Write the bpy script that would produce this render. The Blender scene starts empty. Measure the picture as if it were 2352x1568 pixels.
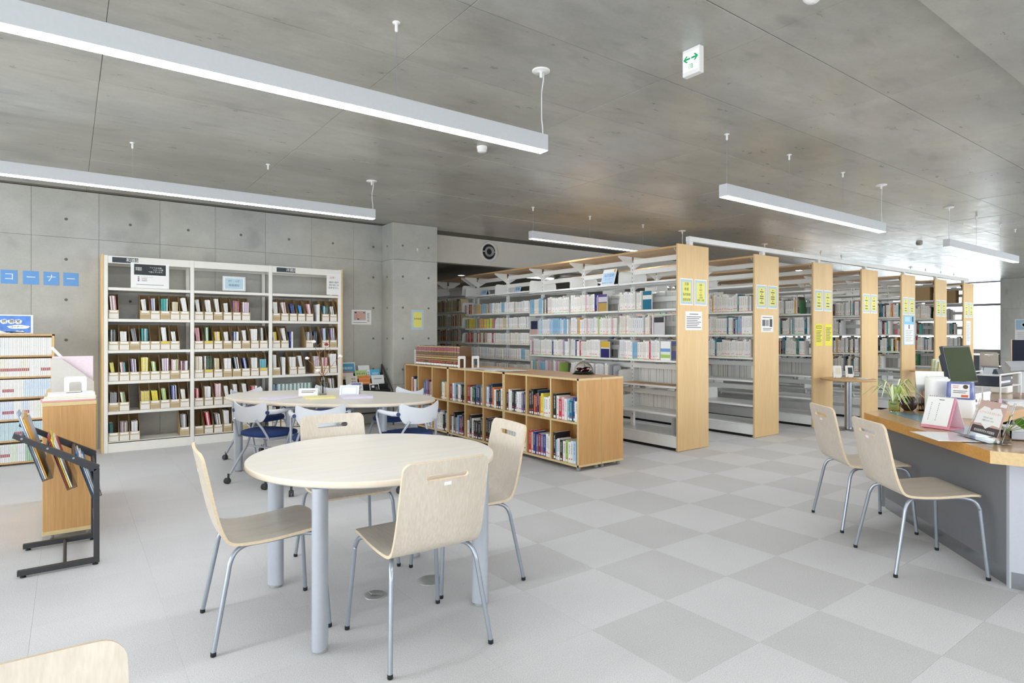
import bpy, math, random
from mathutils import Vector, Matrix
rnd = random.Random(11)
sc = bpy.context.scene
COL = sc.collection
PI = math.pi
R = math.radians

# ------------------------------------------------------------------ camera, world, light, exposure
cam = bpy.data.cameras.new('camera')
cam.sensor_width = 36.0
cam.lens = 1384.17 * 36.0 / 2352.0
cam.shift_y = -17.5 / 2352.0
cam.clip_start = 0.02
cam_o = bpy.data.objects.new('camera', cam)
COL.objects.link(cam_o)
cam_o.location = (0, 0, 1.31)
cam_o.rotation_euler = (PI / 2, 0, -(PI / 2 - 0.9370))
sc.camera = cam_o

world = bpy.data.worlds.new('daylight'); sc.world = world; world.use_nodes = True
wb = world.node_tree.nodes['Background']
wb.inputs[0].default_value = (0.905, 0.955, 1.0, 1)
wb.inputs[1].default_value = 5.7

def portal(name, loc, rot, sx, sy):
    l = bpy.data.lights.new(name, 'AREA'); l.shape = 'RECTANGLE'; l.size = sx; l.size_y = sy
    l.cycles.is_portal = True
    o = bpy.data.objects.new(name, l); COL.objects.link(o); o.location = loc; o.rotation_euler = rot
portal('window_portal_west', (-4.65, 2.2, 1.45), (0, -PI / 2, 0), 2.9, 12.4)
portal('window_portal_south', (3.15, -3.95, 1.6), (PI / 2, 0, 0), 15.6, 1.0)
portal('window_portal_south_east', (16.7, -3.95, 1.525), (PI / 2, 0, 0), 11.3, 2.45)
portal('window_portal_east', (22.35, 8.0, 1.85), (0, PI / 2, 0), 2.1, 4.6)

vs = sc.view_settings
vs.view_transform = 'Standard'; vs.look = 'None'; vs.gamma = 1.0; vs.use_curve_mapping = False
vs.exposure = 0.07
sc.cycles.max_bounces = 6
sc.cycles.diffuse_bounces = 4
sc.cycles.glossy_bounces = 3
sc.cycles.transmission_bounces = 6
sc.cycles.use_light_tree = False
sc.cycles.transparent_max_bounces = 8
sc.cycles.sample_clamp_indirect = 6.0
sc.cycles.caustics_reflective = False
sc.cycles.caustics_refractive = False

# ------------------------------------------------------------------ mesh helper
class MB:
    def __init__(s):
        s.v = []; s.f = []; s.m = []; s.s = []
    def add(s, vs_, fs_, m=0, smooth=False, T=None):
        b = len(s.v)
        for p in vs_:
            p = Vector(p)
            s.v.append(tuple(T @ p) if T else tuple(p))
        for q in fs_:
            s.f.append(tuple(b + i for i in q)); s.m.append(m); s.s.append(smooth)
    def box(s, x0, y0, z0, x1, y1, z1, m=0, b=0.0, T=None):
        lo = (min(x0, x1), min(y0, y1), min(z0, z1)); hi = (max(x0, x1), max(y0, y1), max(z0, z1))
        b = min(b, 0.45 * min(hi[i] - lo[i] for i in range(3)))
        if b <= 0:
            V = [(lo[0], lo[1], lo[2]), (hi[0], lo[1], lo[2]), (hi[0], hi[1], lo[2]), (lo[0], hi[1], lo[2]),
                 (lo[0], lo[1], hi[2]), (hi[0], lo[1], hi[2]), (hi[0], hi[1], hi[2]), (lo[0], hi[1], hi[2])]
            s.add(V, [(3, 2, 1, 0), (4, 5, 6, 7), (0, 1, 5, 4), (1, 2, 6, 5), (2, 3, 7, 6), (3, 0, 4, 7)], m, False, T)
            return
        V = []; idx = {}
        c = Vector([(lo[i] + hi[i]) / 2 for i in range(3)])
        for sx in (0, 1):
            for sy in (0, 1):
                for sz in (0, 1):
                    S = (sx, sy, sz)
                    for a in range(3):
                        p = []
                        for i in range(3):
                            e = hi[i] if S[i] else lo[i]
                            if i != a: e += -b if S[i] else b
                            p.append(e)
                        idx[S, a] = len(V); V.append(tuple(p))
        Fs = []
        for a in range(3):
            o = [i for i in range(3) if i != a]
            for sg in (0, 1):
                q = []
                for (p, r) in ((0, 0), (1, 0), (1, 1), (0, 1)):
                    S = [0, 0, 0]; S[a] = sg; S[o[0]] = p; S[o[1]] = r
                    q.append(idx[tuple(S), a])
                Fs.append(q)
        for c_ in range(3):
            a, d = [i for i in range(3) if i != c_]
            for p in (0, 1):
                for r in (0, 1):
                    S0 = [0, 0, 0]; S0[a] = p; S0[d] = r; S1 = list(S0); S1[c_] = 1
                    Fs.append([idx[tuple(S0), a], idx[tuple(S1), a], idx[tuple(S1), d], idx[tuple(S0), d]])
        for sx in (0, 1):
            for sy in (0, 1):
                for sz in (0, 1):
                    S = (sx, sy, sz); Fs.append([idx[S, 0], idx[S, 1], idx[S, 2]])
        out = []
        for q in Fs:
            P = [Vector(V[i]) for i in q]
            n = (P[1] - P[0]).cross(P[2] - P[0])
            ctr = sum(P, Vector()) / len(P) - c
            out.append(tuple(q) if n.dot(ctr) >= 0 else tuple(reversed(q)))
        s.add(V, out, m, False, T)
    def ring_tube(s, rings, m=0, smooth=True, cap=True, closed=False, T=None):
        n = len(rings[0]); V = [p for r in rings for p in r]; F = []
        k = len(rings)
        for i in range(k if closed else k - 1):
            a = i * n; b = ((i + 1) % k) * n
            for j in range(n):
                j2 = (j + 1) % n
                F.append((a + j, a + j2, b + j2, b + j))
        s.add(V, F, m, smooth, T)
        if cap and not closed:
            s.add(rings[0], [tuple(reversed(range(n)))], m, False, T)
            s.add(rings[-1], [tuple(range(n))], m, False, T)
    def cyl(s, p0, p1, r0, r1=None, n=16, m=0, cap=True, T=None):
        r1 = r0 if r1 is None else r1
        p0 = Vector(p0); p1 = Vector(p1); d = (p1 - p0).normalized()
        u = d.orthogonal().normalized(); w = d.cross(u)
        rg = []
        for p, r in ((p0, r0), (p1, r1)):
            rg.append([p + u * (r * math.cos(2 * PI * j / n)) + w * (r * math.sin(2 * PI * j / n)) for j in range(n)])
        s.ring_tube(rg, m, True, cap, False, T)
    def tube(s, path, r, n=10, m=0, T=None, cap=True):
        P = [Vector(p) for p in path]
        rad = r if isinstance(r, (list, tuple)) else [r] * len(P)
        tang = []
        for i in range(len(P)):
            a = P[max(0, i - 1)]; b = P[min(len(P) - 1, i + 1)]
            tang.append((b - a).normalized())
        u = tang[0].orthogonal().normalized(); rg = []
        for i, p in enumerate(P):
            t = tang[i]; u = (u - t * u.dot(t)).normalized(); w = t.cross(u)
            rg.append([p + u * (rad[i] * math.cos(2 * PI * j / n)) + w * (rad[i] * math.sin(2 * PI * j / n)) for j in range(n)])
        s.ring_tube(rg, m, True, cap, False, T)
    def lathe(s, prof, c=(0, 0, 0), n=24, m=0, T=None, smooth=True, sx=1, sy=1):
        rg = []
        for r, z in prof:
            rg.append([(c[0] + sx * r * math.cos(2 * PI * j / n), c[1] + sy * r * math.sin(2 * PI * j / n), c[2] + z) for j in range(n)])
        s.ring_tube(rg, m, smooth, True, False, T)
    def prism(s, poly, off, m=0, T=None, smooth=False, me=None):
        n = len(poly); off = Vector(off)
        A = [Vector(p) for p in poly]; B = [p + off for p in A]
        s.add(A + B, [tuple(reversed(range(n))), tuple(range(n, 2 * n))], m, False, T)
        s.add(A + B, [(i, (i + 1) % n, n + (i + 1) % n, n + i) for i in range(n)], m if me is None else me, smooth, T)
    def mesh(s, name, mats):
        me = bpy.data.meshes.new(name)
        me.from_pydata(s.v, [], s.f)
        for mt in (mats if isinstance(mats, (list, tuple)) else [mats]):
            me.materials.append(mt)
        me.polygons.foreach_set('material_index', s.m)
        me.polygons.foreach_set('use_smooth', s.s)
        me.update()
        return me
    def obj(s, name, mats, parent=None, loc=None, rot=None):
        return link(name, s.mesh(name, mats), parent, loc, rot)

def link(name, me, parent=None, loc=None, rot=None):
    o = bpy.data.objects.new(name, me); COL.objects.link(o)
    if parent: o.parent = parent
    if loc is not None: o.location = loc
    if rot is not None: o.rotation_euler = rot
    return o
def tag(o, label, cat, group=None, kind=None):
    o['label'] = label; o['category'] = cat
    if group: o['group'] = group
    if kind: o['kind'] = kind
    return o
def thing(name, label, cat, loc=(0, 0, 0), rz=0.0, group=None):
    o = bpy.data.objects.new(name, None); COL.objects.link(o)
    o.empty_display_size = 0.05
    o.location = loc; o.rotation_euler = (0, 0, rz)
    return tag(o, label, cat, group)
def struct(o):
    o['kind'] = 'structure'; return o
def inst(name, parts, label, cat, loc, rz=0.0, group=None):
    """parts: (part name, mesh, index of parent part or None) with shared mesh data"""
    t = thing(name, label, cat, loc, rz, group)
    made = []
    for pn, me, par in parts:
        made.append(link(pn, me, t if par is None else made[par]))
    return t
def arc(c, r, a0, a1, n, ax='xz'):
    out = []
    for i in range(n + 1):
        a = a0 + (a1 - a0) * i / n
        p, q = c[0] + r * math.cos(a), c[1] + r * math.sin(a)
        out.append((p, q))
    return out
def rrect(w, h, r, n=5, cx=0, cy=0):
    P = []
    for (sx, sy, a) in ((1, 1, 0), (-1, 1, PI / 2), (-1, -1, PI), (1, -1, 3 * PI / 2)):
        for i in range(n + 1):
            t = a + PI / 2 * i / n
            P.append((cx + sx * (w / 2 - r) + r * math.cos(t), cy + sy * (h / 2 - r) + r * math.sin(t)))
    return P
ORD = ('first second third fourth fifth sixth seventh eighth ninth tenth eleventh twelfth thirteenth fourteenth fifteenth sixteenth '
       'seventeenth eighteenth nineteenth twentieth').split()
ORD += ['twenty-' + w for w in ORD[:9]] + ['thirtieth'] + ['thirty-' + w for w in ORD[:9]] + ['fortieth'] + ['forty-' + w for w in ORD[:9]] + ['fiftieth']

# ------------------------------------------------------------------ materials
def srgb(h):
    h = h.lstrip('#'); c = [int(h[i:i + 2], 16) / 255 for i in (0, 2, 4)]
    return tuple((x / 12.92 if x <= 0.04045 else ((x + 0.055) / 1.055) ** 2.4) for x in c)
MATS = {}
def mat(name, colr, rough=0.5, metal=0.0, spec=0.5, nz=0.04, nscale=60.0, stretch=(1, 1, 1), bump=0.0, bscale=None, emit=0.0, trans=0.0, ior=1.45, alpha=None, rand=0.0, coat=0.0):
    """principled material whose colour is broken up by a stretched noise (grain, wear)"""
    if name in MATS: return MATS[name]
    if isinstance(colr, str): colr = srgb(colr)
    m = bpy.data.materials.new(name); m.use_nodes = True
    nt = m.node_tree; N = nt.nodes; L = nt.links; b = N['Principled BSDF']
    tc = N.new('ShaderNodeTexCoord'); mp = N.new('ShaderNodeMapping'); mp.inputs['Scale'].default_value = stretch
    L.new(tc.outputs['Object'], mp.inputs['Vector'])
    no = N.new('ShaderNodeTexNoise'); no.inputs['Scale'].default_value = nscale; no.inputs['Detail'].default_value = 2
    L.new(mp.outputs['Vector'], no.inputs['Vector'])
    mr = N.new('ShaderNodeMapRange'); mr.inputs[1].default_value = 0.25; mr.inputs[2].default_value = 0.75
    mr.inputs[3].default_value = 1 - nz; mr.inputs[4].default_value = 1 + nz
    L.new(no.outputs['Fac'], mr.inputs[0])
    val = mr.outputs[0]
    if rand:
        oi = N.new('ShaderNodeObjectInfo'); r2 = N.new('ShaderNodeMapRange')
        r2.inputs[3].default_value = 1 - rand; r2.inputs[4].default_value = 1 + rand
        L.new(oi.outputs['Random'], r2.inputs[0])
        mu = N.new('ShaderNodeMath'); mu.operation = 'MULTIPLY'; L.new(val, mu.inputs[0]); L.new(r2.outputs[0], mu.inputs[1]); val = mu.outputs[0]
    vm = N.new('ShaderNodeVectorMath'); vm.operation = 'SCALE'; vm.inputs[0].default_value = colr[:3]
    L.new(val, vm.inputs['Scale']); L.new(vm.outputs[0], b.inputs['Base Color'])
    b.inputs['Roughness'].default_value = rough; b.inputs['Metallic'].default_value = metal
    b.inputs['Specular IOR Level'].default_value = spec; b.inputs['IOR'].default_value = ior
    b.inputs['Transmission Weight'].default_value = trans
    b.inputs['Coat Weight'].default_value = coat
    if emit:
        b.inputs['Emission Color'].default_value = (0.975, 0.985, 1.0, 1); b.inputs['Emission Strength'].default_value = emit
    if alpha is not None: b.inputs['Alpha'].default_value = alpha
    if bump:
        bn = N.new('ShaderNodeTexNoise'); bn.inputs['Scale'].default_value = bscale or nscale; bn.inputs['Detail'].default_value = 4
        L.new(mp.outputs['Vector'], bn.inputs['Vector'])
        bp = N.new('ShaderNodeBump'); bp.inputs['Strength'].default_value = bump; bp.inputs['Distance'].default_value = 0.01
        L.new(bn.outputs['Fac'], bp.inputs['Height']); L.new(bp.outputs[0], b.inputs['Normal'])
    MATS[name] = m
    return m

def concrete(name, base, rough=0.5, spec=0.5, amt=0.16, warm=0.0, rand=0.05, bump=0.12):
    if isinstance(base, str): base = srgb(base)
    m = bpy.data.materials.new(name); m.use_nodes = True
    nt = m.node_tree; N = nt.nodes; L = nt.links; b = N['Principled BSDF']
    ge = N.new('ShaderNodeNewGeometry')
    def noise(scale, det, st=(1, 1, 1)):
        mp = N.new('ShaderNodeMapping'); mp.inputs['Scale'].default_value = st
        L.new(ge.outputs['Position'], mp.inputs['Vector'])
        n = N.new('ShaderNodeTexNoise'); n.inputs['Scale'].default_value = scale; n.inputs['Detail'].default_value = det; n.inputs['Roughness'].default_value = 0.62
        L.new(mp.outputs['Vector'], n.inputs['Vector']); return n.outputs['Fac']
    def mr(src, a, c, lo=0.3, hi=0.7):
        r = N.new('ShaderNodeMapRange'); r.inputs[1].default_value = lo; r.inputs[2].default_value = hi
        r.inputs[3].default_value = a; r.inputs[4].default_value = c; L.new(src, r.inputs[0]); return r.outputs[0]
    def mul(a, c):
        x = N.new('ShaderNodeMath'); x.operation = 'MULTIPLY'; L.new(a, x.inputs[0]); L.new(c, x.inputs[1]); return x.outputs[0]
    big = noise(0.9, 3, (1, 1.6, 1)); mid = noise(5.0, 4, (1, 2.2, 1)); fine = noise(55, 2)
    v = mul(mr(big, 1 - amt, 1 + amt), mr(mid, 1 - amt * 0.5, 1 + amt * 0.45))
    v = mul(v, mr(fine, 0.965, 1.035))
    stain = noise(2.3, 2, (1, 3, 1)); v = mul(v, mr(stain, 0.82, 1.0, 0.26, 0.40))
    oi = N.new('ShaderNodeObjectInfo'); v = mul(v, mr(oi.outputs['Random'], 1 - rand, 1 + rand, 0, 1))
    mx = N.new('ShaderNodeMix'); mx.data_type = 'RGBA'
    mx.inputs[6].default_value = (*base, 1)
    mx.inputs[7].default_value = (base[0] * (1.03 + warm), base[1] * 1.0, base[2] * (0.91 - warm), 1)
    L.new(mr(noise(0.7, 1), 0, 1), mx.inputs[0])
    vm = N.new('ShaderNodeVectorMath'); vm.operation = 'SCALE'; L.new(mx.outputs[2], vm.inputs[0]); L.new(v, vm.inputs['Scale'])
    L.new(vm.outputs[0], b.inputs['Base Color'])
    L.new(mr(mid, rough - 0.04, rough + 0.06), b.inputs['Roughness'])
    b.inputs['Specular IOR Level'].default_value = spec
    bp = N.new('ShaderNodeBump'); bp.inputs['Strength'].default_value = bump; bp.inputs['Distance'].default_value = 0.004
    L.new(mr(noise(9, 3, (1, 2, 1)), 0, 1), bp.inputs['Height']); L.new(bp.outputs[0], b.inputs['Normal'])
    return m

def wood(name, c1, c2, rough=0.38, axis='z', scale=9.0, coat=0.0, spec=0.45):
    c1 = srgb(c1) if isinstance(c1, str) else c1; c2 = srgb(c2) if isinstance(c2, str) else c2
    m = bpy.data.materials.new(name); m.use_nodes = True
    nt = m.node_tree; N = nt.nodes; L = nt.links; b = N['Principled BSDF']
    tc = N.new('ShaderNodeTexCoord'); mp = N.new('ShaderNodeMapping')
    st = {'x': (0.04, 1, 1), 'y': (1, 0.04, 1), 'z': (1, 1, 0.04)}[axis]
    mp.inputs['Scale'].default_value = st; L.new(tc.outputs['Object'], mp.inputs['Vector'])
    n1 = N.new('ShaderNodeTexNoise'); n1.inputs['Scale'].default_value = scale * 14; n1.inputs['Detail'].default_value = 3
    n2 = N.new('ShaderNodeTexNoise'); n2.inputs['Scale'].default_value = scale; n2.inputs['Detail'].default_value = 2
    L.new(mp.outputs[0], n1.inputs['Vector']); L.new(mp.outputs[0], n2.inputs['Vector'])
    ad = N.new('ShaderNodeMath'); ad.operation = 'MULTIPLY_ADD'; ad.inputs[1].default_value = 0.6
    L.new(n1.outputs['Fac'], ad.inputs[0]); 
    sb = N.new('ShaderNodeMath'); sb.operation = 'MULTIPLY'; sb.inputs[1].default_value = 0.4; L.new(n2.outputs['Fac'], sb.inputs[0]); L.new(sb.outputs[0], ad.inputs[2])
    mr = N.new('ShaderNodeMapRange'); mr.inputs[1].default_value = 0.36; mr.inputs[2].default_value = 0.64; L.new(ad.outputs[0], mr.inputs[0])
    mx = N.new('ShaderNodeMix'); mx.data_type = 'RGBA'; mx.inputs[6].default_value = (*c1, 1); mx.inputs[7].default_value = (*c2, 1)
    L.new(mr.outputs[0], mx.inputs[0]); L.new(mx.outputs[2], b.inputs['Base Color'])
    b.inputs['Roughness'].default_value = rough; b.inputs['Coat Weight'].default_value = coat; b.inputs['Specular IOR Level'].default_value = spec
    bp = N.new('ShaderNodeBump'); bp.inputs['Strength'].default_value = 0.05; bp.inputs['Distance'].default_value = 0.002
    L.new(n1.outputs['Fac'], bp.inputs['Height']); L.new(bp.outputs[0], b.inputs['Normal'])
    return m

M_CEIL = concrete('ceiling_concrete', '#aeaea9', rough=0.31, spec=0.55, amt=0.19, warm=0.0, bump=0.018)
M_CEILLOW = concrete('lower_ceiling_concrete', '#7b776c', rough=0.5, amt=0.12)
M_WALL = concrete('wall_concrete', '#b7b8b5', rough=0.55, amt=0.12)
M_TIE = mat('tie_hole_mortar', '#6d6d68', 0.8, nz=0.15)
M_SLAB = mat('slab_grey', '#77746b', 0.8)
M_PAINT = mat('painted_plaster', '#d2cfc6', 0.6, nz=0.02, nscale=8)
M_BULK = mat('bulkhead_paint', '#e4e1d8', 0.6, nz=0.02, nscale=8)
M_WHITE = mat('white_enamel_steel', '#f1f2f0', 0.34, nz=0.02, nscale=12)
M_CREAM = mat('cream_enamel_steel', '#ebe9e2', 0.36, nz=0.02, nscale=12)
M_RAIL = mat('white_rail_steel', '#eeefec', 0.32, nz=0.02)
M_BEECH = wood('beech_laminate', '#e2c38f', '#d6b27b', 0.42, 'z', 7)
M_BEECHX = wood('beech_laminate_flat', '#d3ae7e', '#c29b6a', 0.40, 'y', 7)
M_OAK = wood('golden_oak_panel', '#d4a76e', '#c4945b', 0.42, 'z', 8)
M_OAKH = wood('golden_oak_top', '#cea273', '#bd905f', 0.40, 'y', 8)
M_EDGE = mat('pale_edge_band', '#dcc594', 0.45, nz=0.05, nscale=40)
M_PALE = wood('pale_oak_ply_back', '#d3cabc', '#c4b9a9', 0.40, 'z', 10)
M_PALEY = wood('pale_oak_ply_seat', '#d8d0c3', '#c9bfb0', 0.28, 'y', 10)
M_PLYEDGE = mat('ply_edge', '#dcc8aa', 0.5, nz=0.08, nscale=90)
M_TABLE = wood('pale_maple_tabletop', '#e8e4dd', '#dfd9cf', 0.30, 'x', 5)
M_TEDGE = mat('tabletop_edge', '#e6d9c6', 0.4, nz=0.03)
M_ALU = mat('satin_silver_tube', '#a3abb5', 0.30, metal=0.6, nz=0.03, nscale=30)
M_ALUP = mat('silver_painted_leg', '#b3b9c2', 0.36, metal=0.25, nz=0.02)
M_CHROME = mat('brushed_steel', '#a9adb2', 0.26, metal=0.95, nz=0.04, nscale=40)
M_BLACK = mat('black_rubber', '#1b1c1f', 0.6)
M_CASTER = mat('caster_grey', '#9a9c98', 0.5)
M_CASTERD = mat('caster_dark', '#3b3c3f', 0.5)
M_DARKST = mat('charcoal_steel', '#3c3d40', 0.42, metal=0.2, nz=0.05)
M_PLAST = mat('light_grey_plastic', '#d9dde4', 0.38, nz=0.015)
M_BLUE = mat('navy_upholstery', '#263f74', 0.85, nz=0.12, nscale=220, bump=0.2, bscale=400)
M_NAVY = mat('navy_cap', '#2e3f70', 0.5)
M_LAMPB = mat('lamp_housing_aluminium', '#c9ccd0', 0.42, metal=0.1, nz=0.02)
M_EMIT = mat('lamp_diffuser', '#ffffff', 0.5, emit=42.0)
M_EMITW = mat('lamp_tube', '#ffffff', 0.5, emit=5.0)
M_WHITEP = mat('white_plastic', '#eeeeec', 0.35, nz=0.01)
M_PAPER = mat('white_paper', '#f1f1ef', 0.75, nz=0.015, nscale=25)
M_CARD = mat('cardboard', '#c9b795', 0.8, nz=0.07, nscale=40)
M_CARDIN = mat('cardboard_inside', '#a38a63', 0.85, nz=0.07, nscale=40)
M_BOXG = mat('box_label_grey', '#e6e3dc', 0.7, nz=0.03)
M_INK = mat('black_ink', '#1d1e20', 0.6)
M_INKG = mat('grey_ink', '#6a6d70', 0.7)
M_GLASS = mat('clear_glass', '#f8fcfb', 0.02, trans=1.0, ior=1.12, nz=0.0)
M_ACRYL = mat('clear_acrylic', '#f8fbfd', 0.05, trans=1.0, ior=1.1, nz=0.0)
def flat(hexc, rough=0.7):
    return mat('print_' + hexc.strip('#'), hexc, rough, nz=0.02, nscale=30)

# text: font curves are turned into meshes at the end of the script
TEXTS = []
def text(body, size, m, parent, x, y, z=0.0016, align='CENTER', name='lettering', sx=1.0):
    c = bpy.data.curves.new(name, 'FONT'); c.body = body; c.size = size; c.align_x = align; c.align_y = 'CENTER'; c.resolution_u = 1
    TEXTS.append((c, m, parent, (x, y, z), name, sx))
FACE_S = (PI / 2, 0, 0)            # sheet that faces -y
FACE_W = (PI / 2, 0, -PI / 2)      # sheet that faces -x
def sign(name, label, cat, w, h, m, loc, rot, items=(), group=None, t=0.002, root=None):
    """flat sheet in its own xy plane, z outward; items are printed on it"""
    mb = MB(); mb.box(-w / 2, -h / 2, -t, w / 2, h / 2, 0, 0)
    o = mb.obj(name, m, root, loc, rot)
    if label: tag(o, label, cat, group)
    for it in items:
        k = it[0]
        if k == 'r':
            q = MB(); q.box(it[1] - it[3] / 2, it[2] - it[4] / 2, 0, it[1] + it[3] / 2, it[2] + it[4] / 2, it[6] if len(it) > 6 else 0.0006)
            q.obj('printed_panel', it[5], o)
        elif k == 'd':
            q = MB(); q.cyl((it[1], it[2], 0), (it[1], it[2], 0.001), it[3], n=14); q.obj('printed_dot', it[4], o)
        elif k == 'p':
            q = MB(); q.prism([(x, y, 0.0) for x, y in it[1]], (0, 0, it[3] if len(it) > 3 else 0.001)); q.obj('printed_shape', it[2], o)
        elif k == 't':
            text(it[1], it[4], it[5], o, it[2], it[3], it[6] if len(it) > 6 else 0.0014)
        elif k == 'l':     # block of ruled grey print lines too small to read
            for i in range(it[5]):
                q = MB(); yy = it[2] - i * it[4]
                q.box(it[1] - it[3] / 2, yy - it[4] * 0.2, 0, it[1] + it[3] / 2 - (i % 3) * it[3] * 0.12, yy + it[4] * 0.2, 0.0008)
                q.obj('printed_line', it[6] if len(it) > 6 else M_INKG, o)
    return o

# ------------------------------------------------------------------ the room
ZC = 2.915
X0, X1, Y0, Y1 = -4.7, 22.4, -4.0, 8.35
def carpet(name, c):
    c = srgb(c)
    m = bpy.data.materials.new(name); m.use_nodes = True
    nt = m.node_tree; N = nt.nodes; L = nt.links; b = N['Principled BSDF']
    ge = N.new('ShaderNodeNewGeometry')
    def noise(sc_, det):
        n = N.new('ShaderNodeTexNoise'); n.inputs['Scale'].default_value = sc_; n.inputs['Detail'].default_value = det
        L.new(ge.outputs['Position'], n.inputs['Vector']); return n.outputs['Fac']
    def mr(s_, a, d):
        r = N.new('ShaderNodeMapRange'); r.inputs[1].default_value = 0.3; r.inputs[2].default_value = 0.7; r.inputs[3].default_value = a; r.inputs[4].default_value = d
        L.new(s_, r.inputs[0]); return r.outputs[0]
    f = noise(230, 4); g = noise(2.2, 3)
    mu = N.new('ShaderNodeMath'); mu.operation = 'MULTIPLY'; L.new(mr(f, 0.80, 1.17), mu.inputs[0]); L.new(mr(g, 0.97, 1.03), mu.inputs[1])
    vm = N.new('ShaderNodeVectorMath'); vm.operation = 'SCALE'; vm.inputs[0].default_value = c; L.new(mu.outputs[0], vm.inputs['Scale'])
    L.new(vm.outputs[0], b.inputs['Base Color']); b.inputs['Roughness'].default_value = 0.95; b.inputs['Specular IOR Level'].default_value = 0.15
    b.inputs['Sheen Weight'].default_value = 0.1
    bp = N.new('ShaderNodeBump'); bp.inputs['Strength'].default_value = 0.35; bp.inputs['Distance'].default_value = 0.004
    L.new(f, bp.inputs['Height']); L.new(bp.outputs[0], b.inputs['Normal'])
    return m
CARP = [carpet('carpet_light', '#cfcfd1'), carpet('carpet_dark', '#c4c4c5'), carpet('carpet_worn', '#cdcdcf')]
mb = MB(); mb.box(X0, Y0, -0.12, X1 + 2, 13.2, -0.007)
floor = struct(mb.obj('floor', M_SLAB))
TS, TX, TY = 0.5, 0.365, 0.44
tile_mesh = []
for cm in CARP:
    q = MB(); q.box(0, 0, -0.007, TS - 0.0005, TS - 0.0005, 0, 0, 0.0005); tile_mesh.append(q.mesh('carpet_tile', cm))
tiles = []
cth, sth = math.cos(0.9370), math.sin(0.9370)
for i in range(-15, 45):
    for j in range(-9, 25):
        x, y = TX + i * TS, TY + j * TS
        if x > X1 + 1.4 or y > 12.6: continue
        if x < 4 and y > 8.3: continue
        cx, cy = x + TS / 2, y + TS / 2
        dep = cx * cth + cy * sth; lat = cx * sth - cy * cth
        vis = dep > 1.9 and abs(lat) < dep * 0.85 + 0.5
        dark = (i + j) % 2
        k = 1 if dark and cx > 1.8 else (2 if dark else 0)  # left-hand dark tiles coloured paler, standing in for light evening out the nap
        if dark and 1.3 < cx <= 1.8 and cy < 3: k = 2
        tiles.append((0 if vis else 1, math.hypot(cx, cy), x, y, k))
tiles.sort()
rest = MB()
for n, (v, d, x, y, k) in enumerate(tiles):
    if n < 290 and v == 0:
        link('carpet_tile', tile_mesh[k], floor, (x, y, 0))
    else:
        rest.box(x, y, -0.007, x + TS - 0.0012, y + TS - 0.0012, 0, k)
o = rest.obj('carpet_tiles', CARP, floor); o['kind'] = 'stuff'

# ceiling slab with its formwork panels
mb = MB(); mb.box(X0, Y0, ZC + 0.006, X1 + 2, 8.75, ZC + 0.3)
ceiling = struct(mb.obj('ceiling', M_SLAB))
PW, PD = 1.43, 0.7145
q = MB(); q.box(0.0012, 0.0022, 0, PW - 0.0012, PD - 0.0022, 0.02, 0, 0.0016); cp_mesh = q.mesh('ceiling_panel', M_CEIL)
crest = MB()
for i in range(-6, 16):
    for j in range(-8, 10):
        x, y = 1.585 + i * PW, 1.783 + j * PD
        if y + PD > 8.75: continue
        cx, cy = x + PW / 2, y + PD / 2
        dep = cx * cth + cy * sth; lat = cx * sth - cy * cth
        dz = 0.0 if (i * 7 + j * 3) % 5 else 0.0015
        if dep > 1.2 and abs(lat) < dep * 0.85 + 1.0:
            link('ceiling_panel', cp_mesh, ceiling, (x, y, ZC - dz))
        else:
            crest.box(x, y, ZC, x + PW - 0.002, y + PD - 0.002, ZC + 0.02)
o = crest.obj('ceiling_panels', M_CEIL, ceiling); o['kind'] = 'stuff'
# soffit edge that drops along the south side of the ceiling
mb = MB(); mb.box(X0, Y0, ZC - 0.03, X1, 1.16, ZC - 0.0005, 0, 0.004)
struct(mb.obj('trim_1', M_CEIL))

# back wall of board-marked concrete and the column at its end
def wall_panels(parent, x_list, z_list, y, m, dy=0.02):
    for a, b_ in zip(x_list[:-1], x_list[1:]):
        for c, d in zip(z_list[:-1], z_list[1:]):
            q = MB(); q.box(0.001, 0, 0.001, b_ - a - 0.001, dy, d - c - 0.001, 0, 0.0018)
            q.obj('concrete_panel', m, parent, (a, y, c))
mb = MB(); mb.box(X0, Y1 + 0.015, 0, 3.76, Y1 + 0.25, ZC)
wall_back = struct(mb.obj('wall_back', M_SLAB))
xs = [X0, -2.147] + [-0.33 + 0.6055 * k for k in range(-2, 7)] + [3.743]
wall_panels(wall_back, xs, [0, 0.584, 2.384, ZC], Y1, M_WALL)
mb = MB()
for k in range(-2, 7):
    for z in (2.588, 2.140, 1.690, 1.242, 0.795, 0.35):
        mb.lathe([(0.016, 0.0), (0.016, -0.0012), (0.010, -0.0012), (0.009, -0.0004)], (0, 0, 0), 12, T=Matrix.Translation((-0.027 + 0.6055 * k, Y1 - 0.0002, z)) @ Matrix.Rotation(-PI / 2, 4, 'X'))
o = mb.obj('tie_holes', M_TIE, wall_back); o['kind'] = 'stuff'
mb = MB(); mb.box(3.753, 7.985, 0, 4.455, 8.75, ZC)
column = struct(mb.obj('wall_column', M_SLAB))
for z0, z1 in ((0, 0.584), (0.584, 2.384), (2.384, ZC)):
    q = MB(); q.box(3.743, 7.97, z0 + 0.001, 4.464, 8.748, z1 - 0.001, 0, 0.004); q.obj('concrete_panel', M_WALL, column)
mb = MB()
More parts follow.
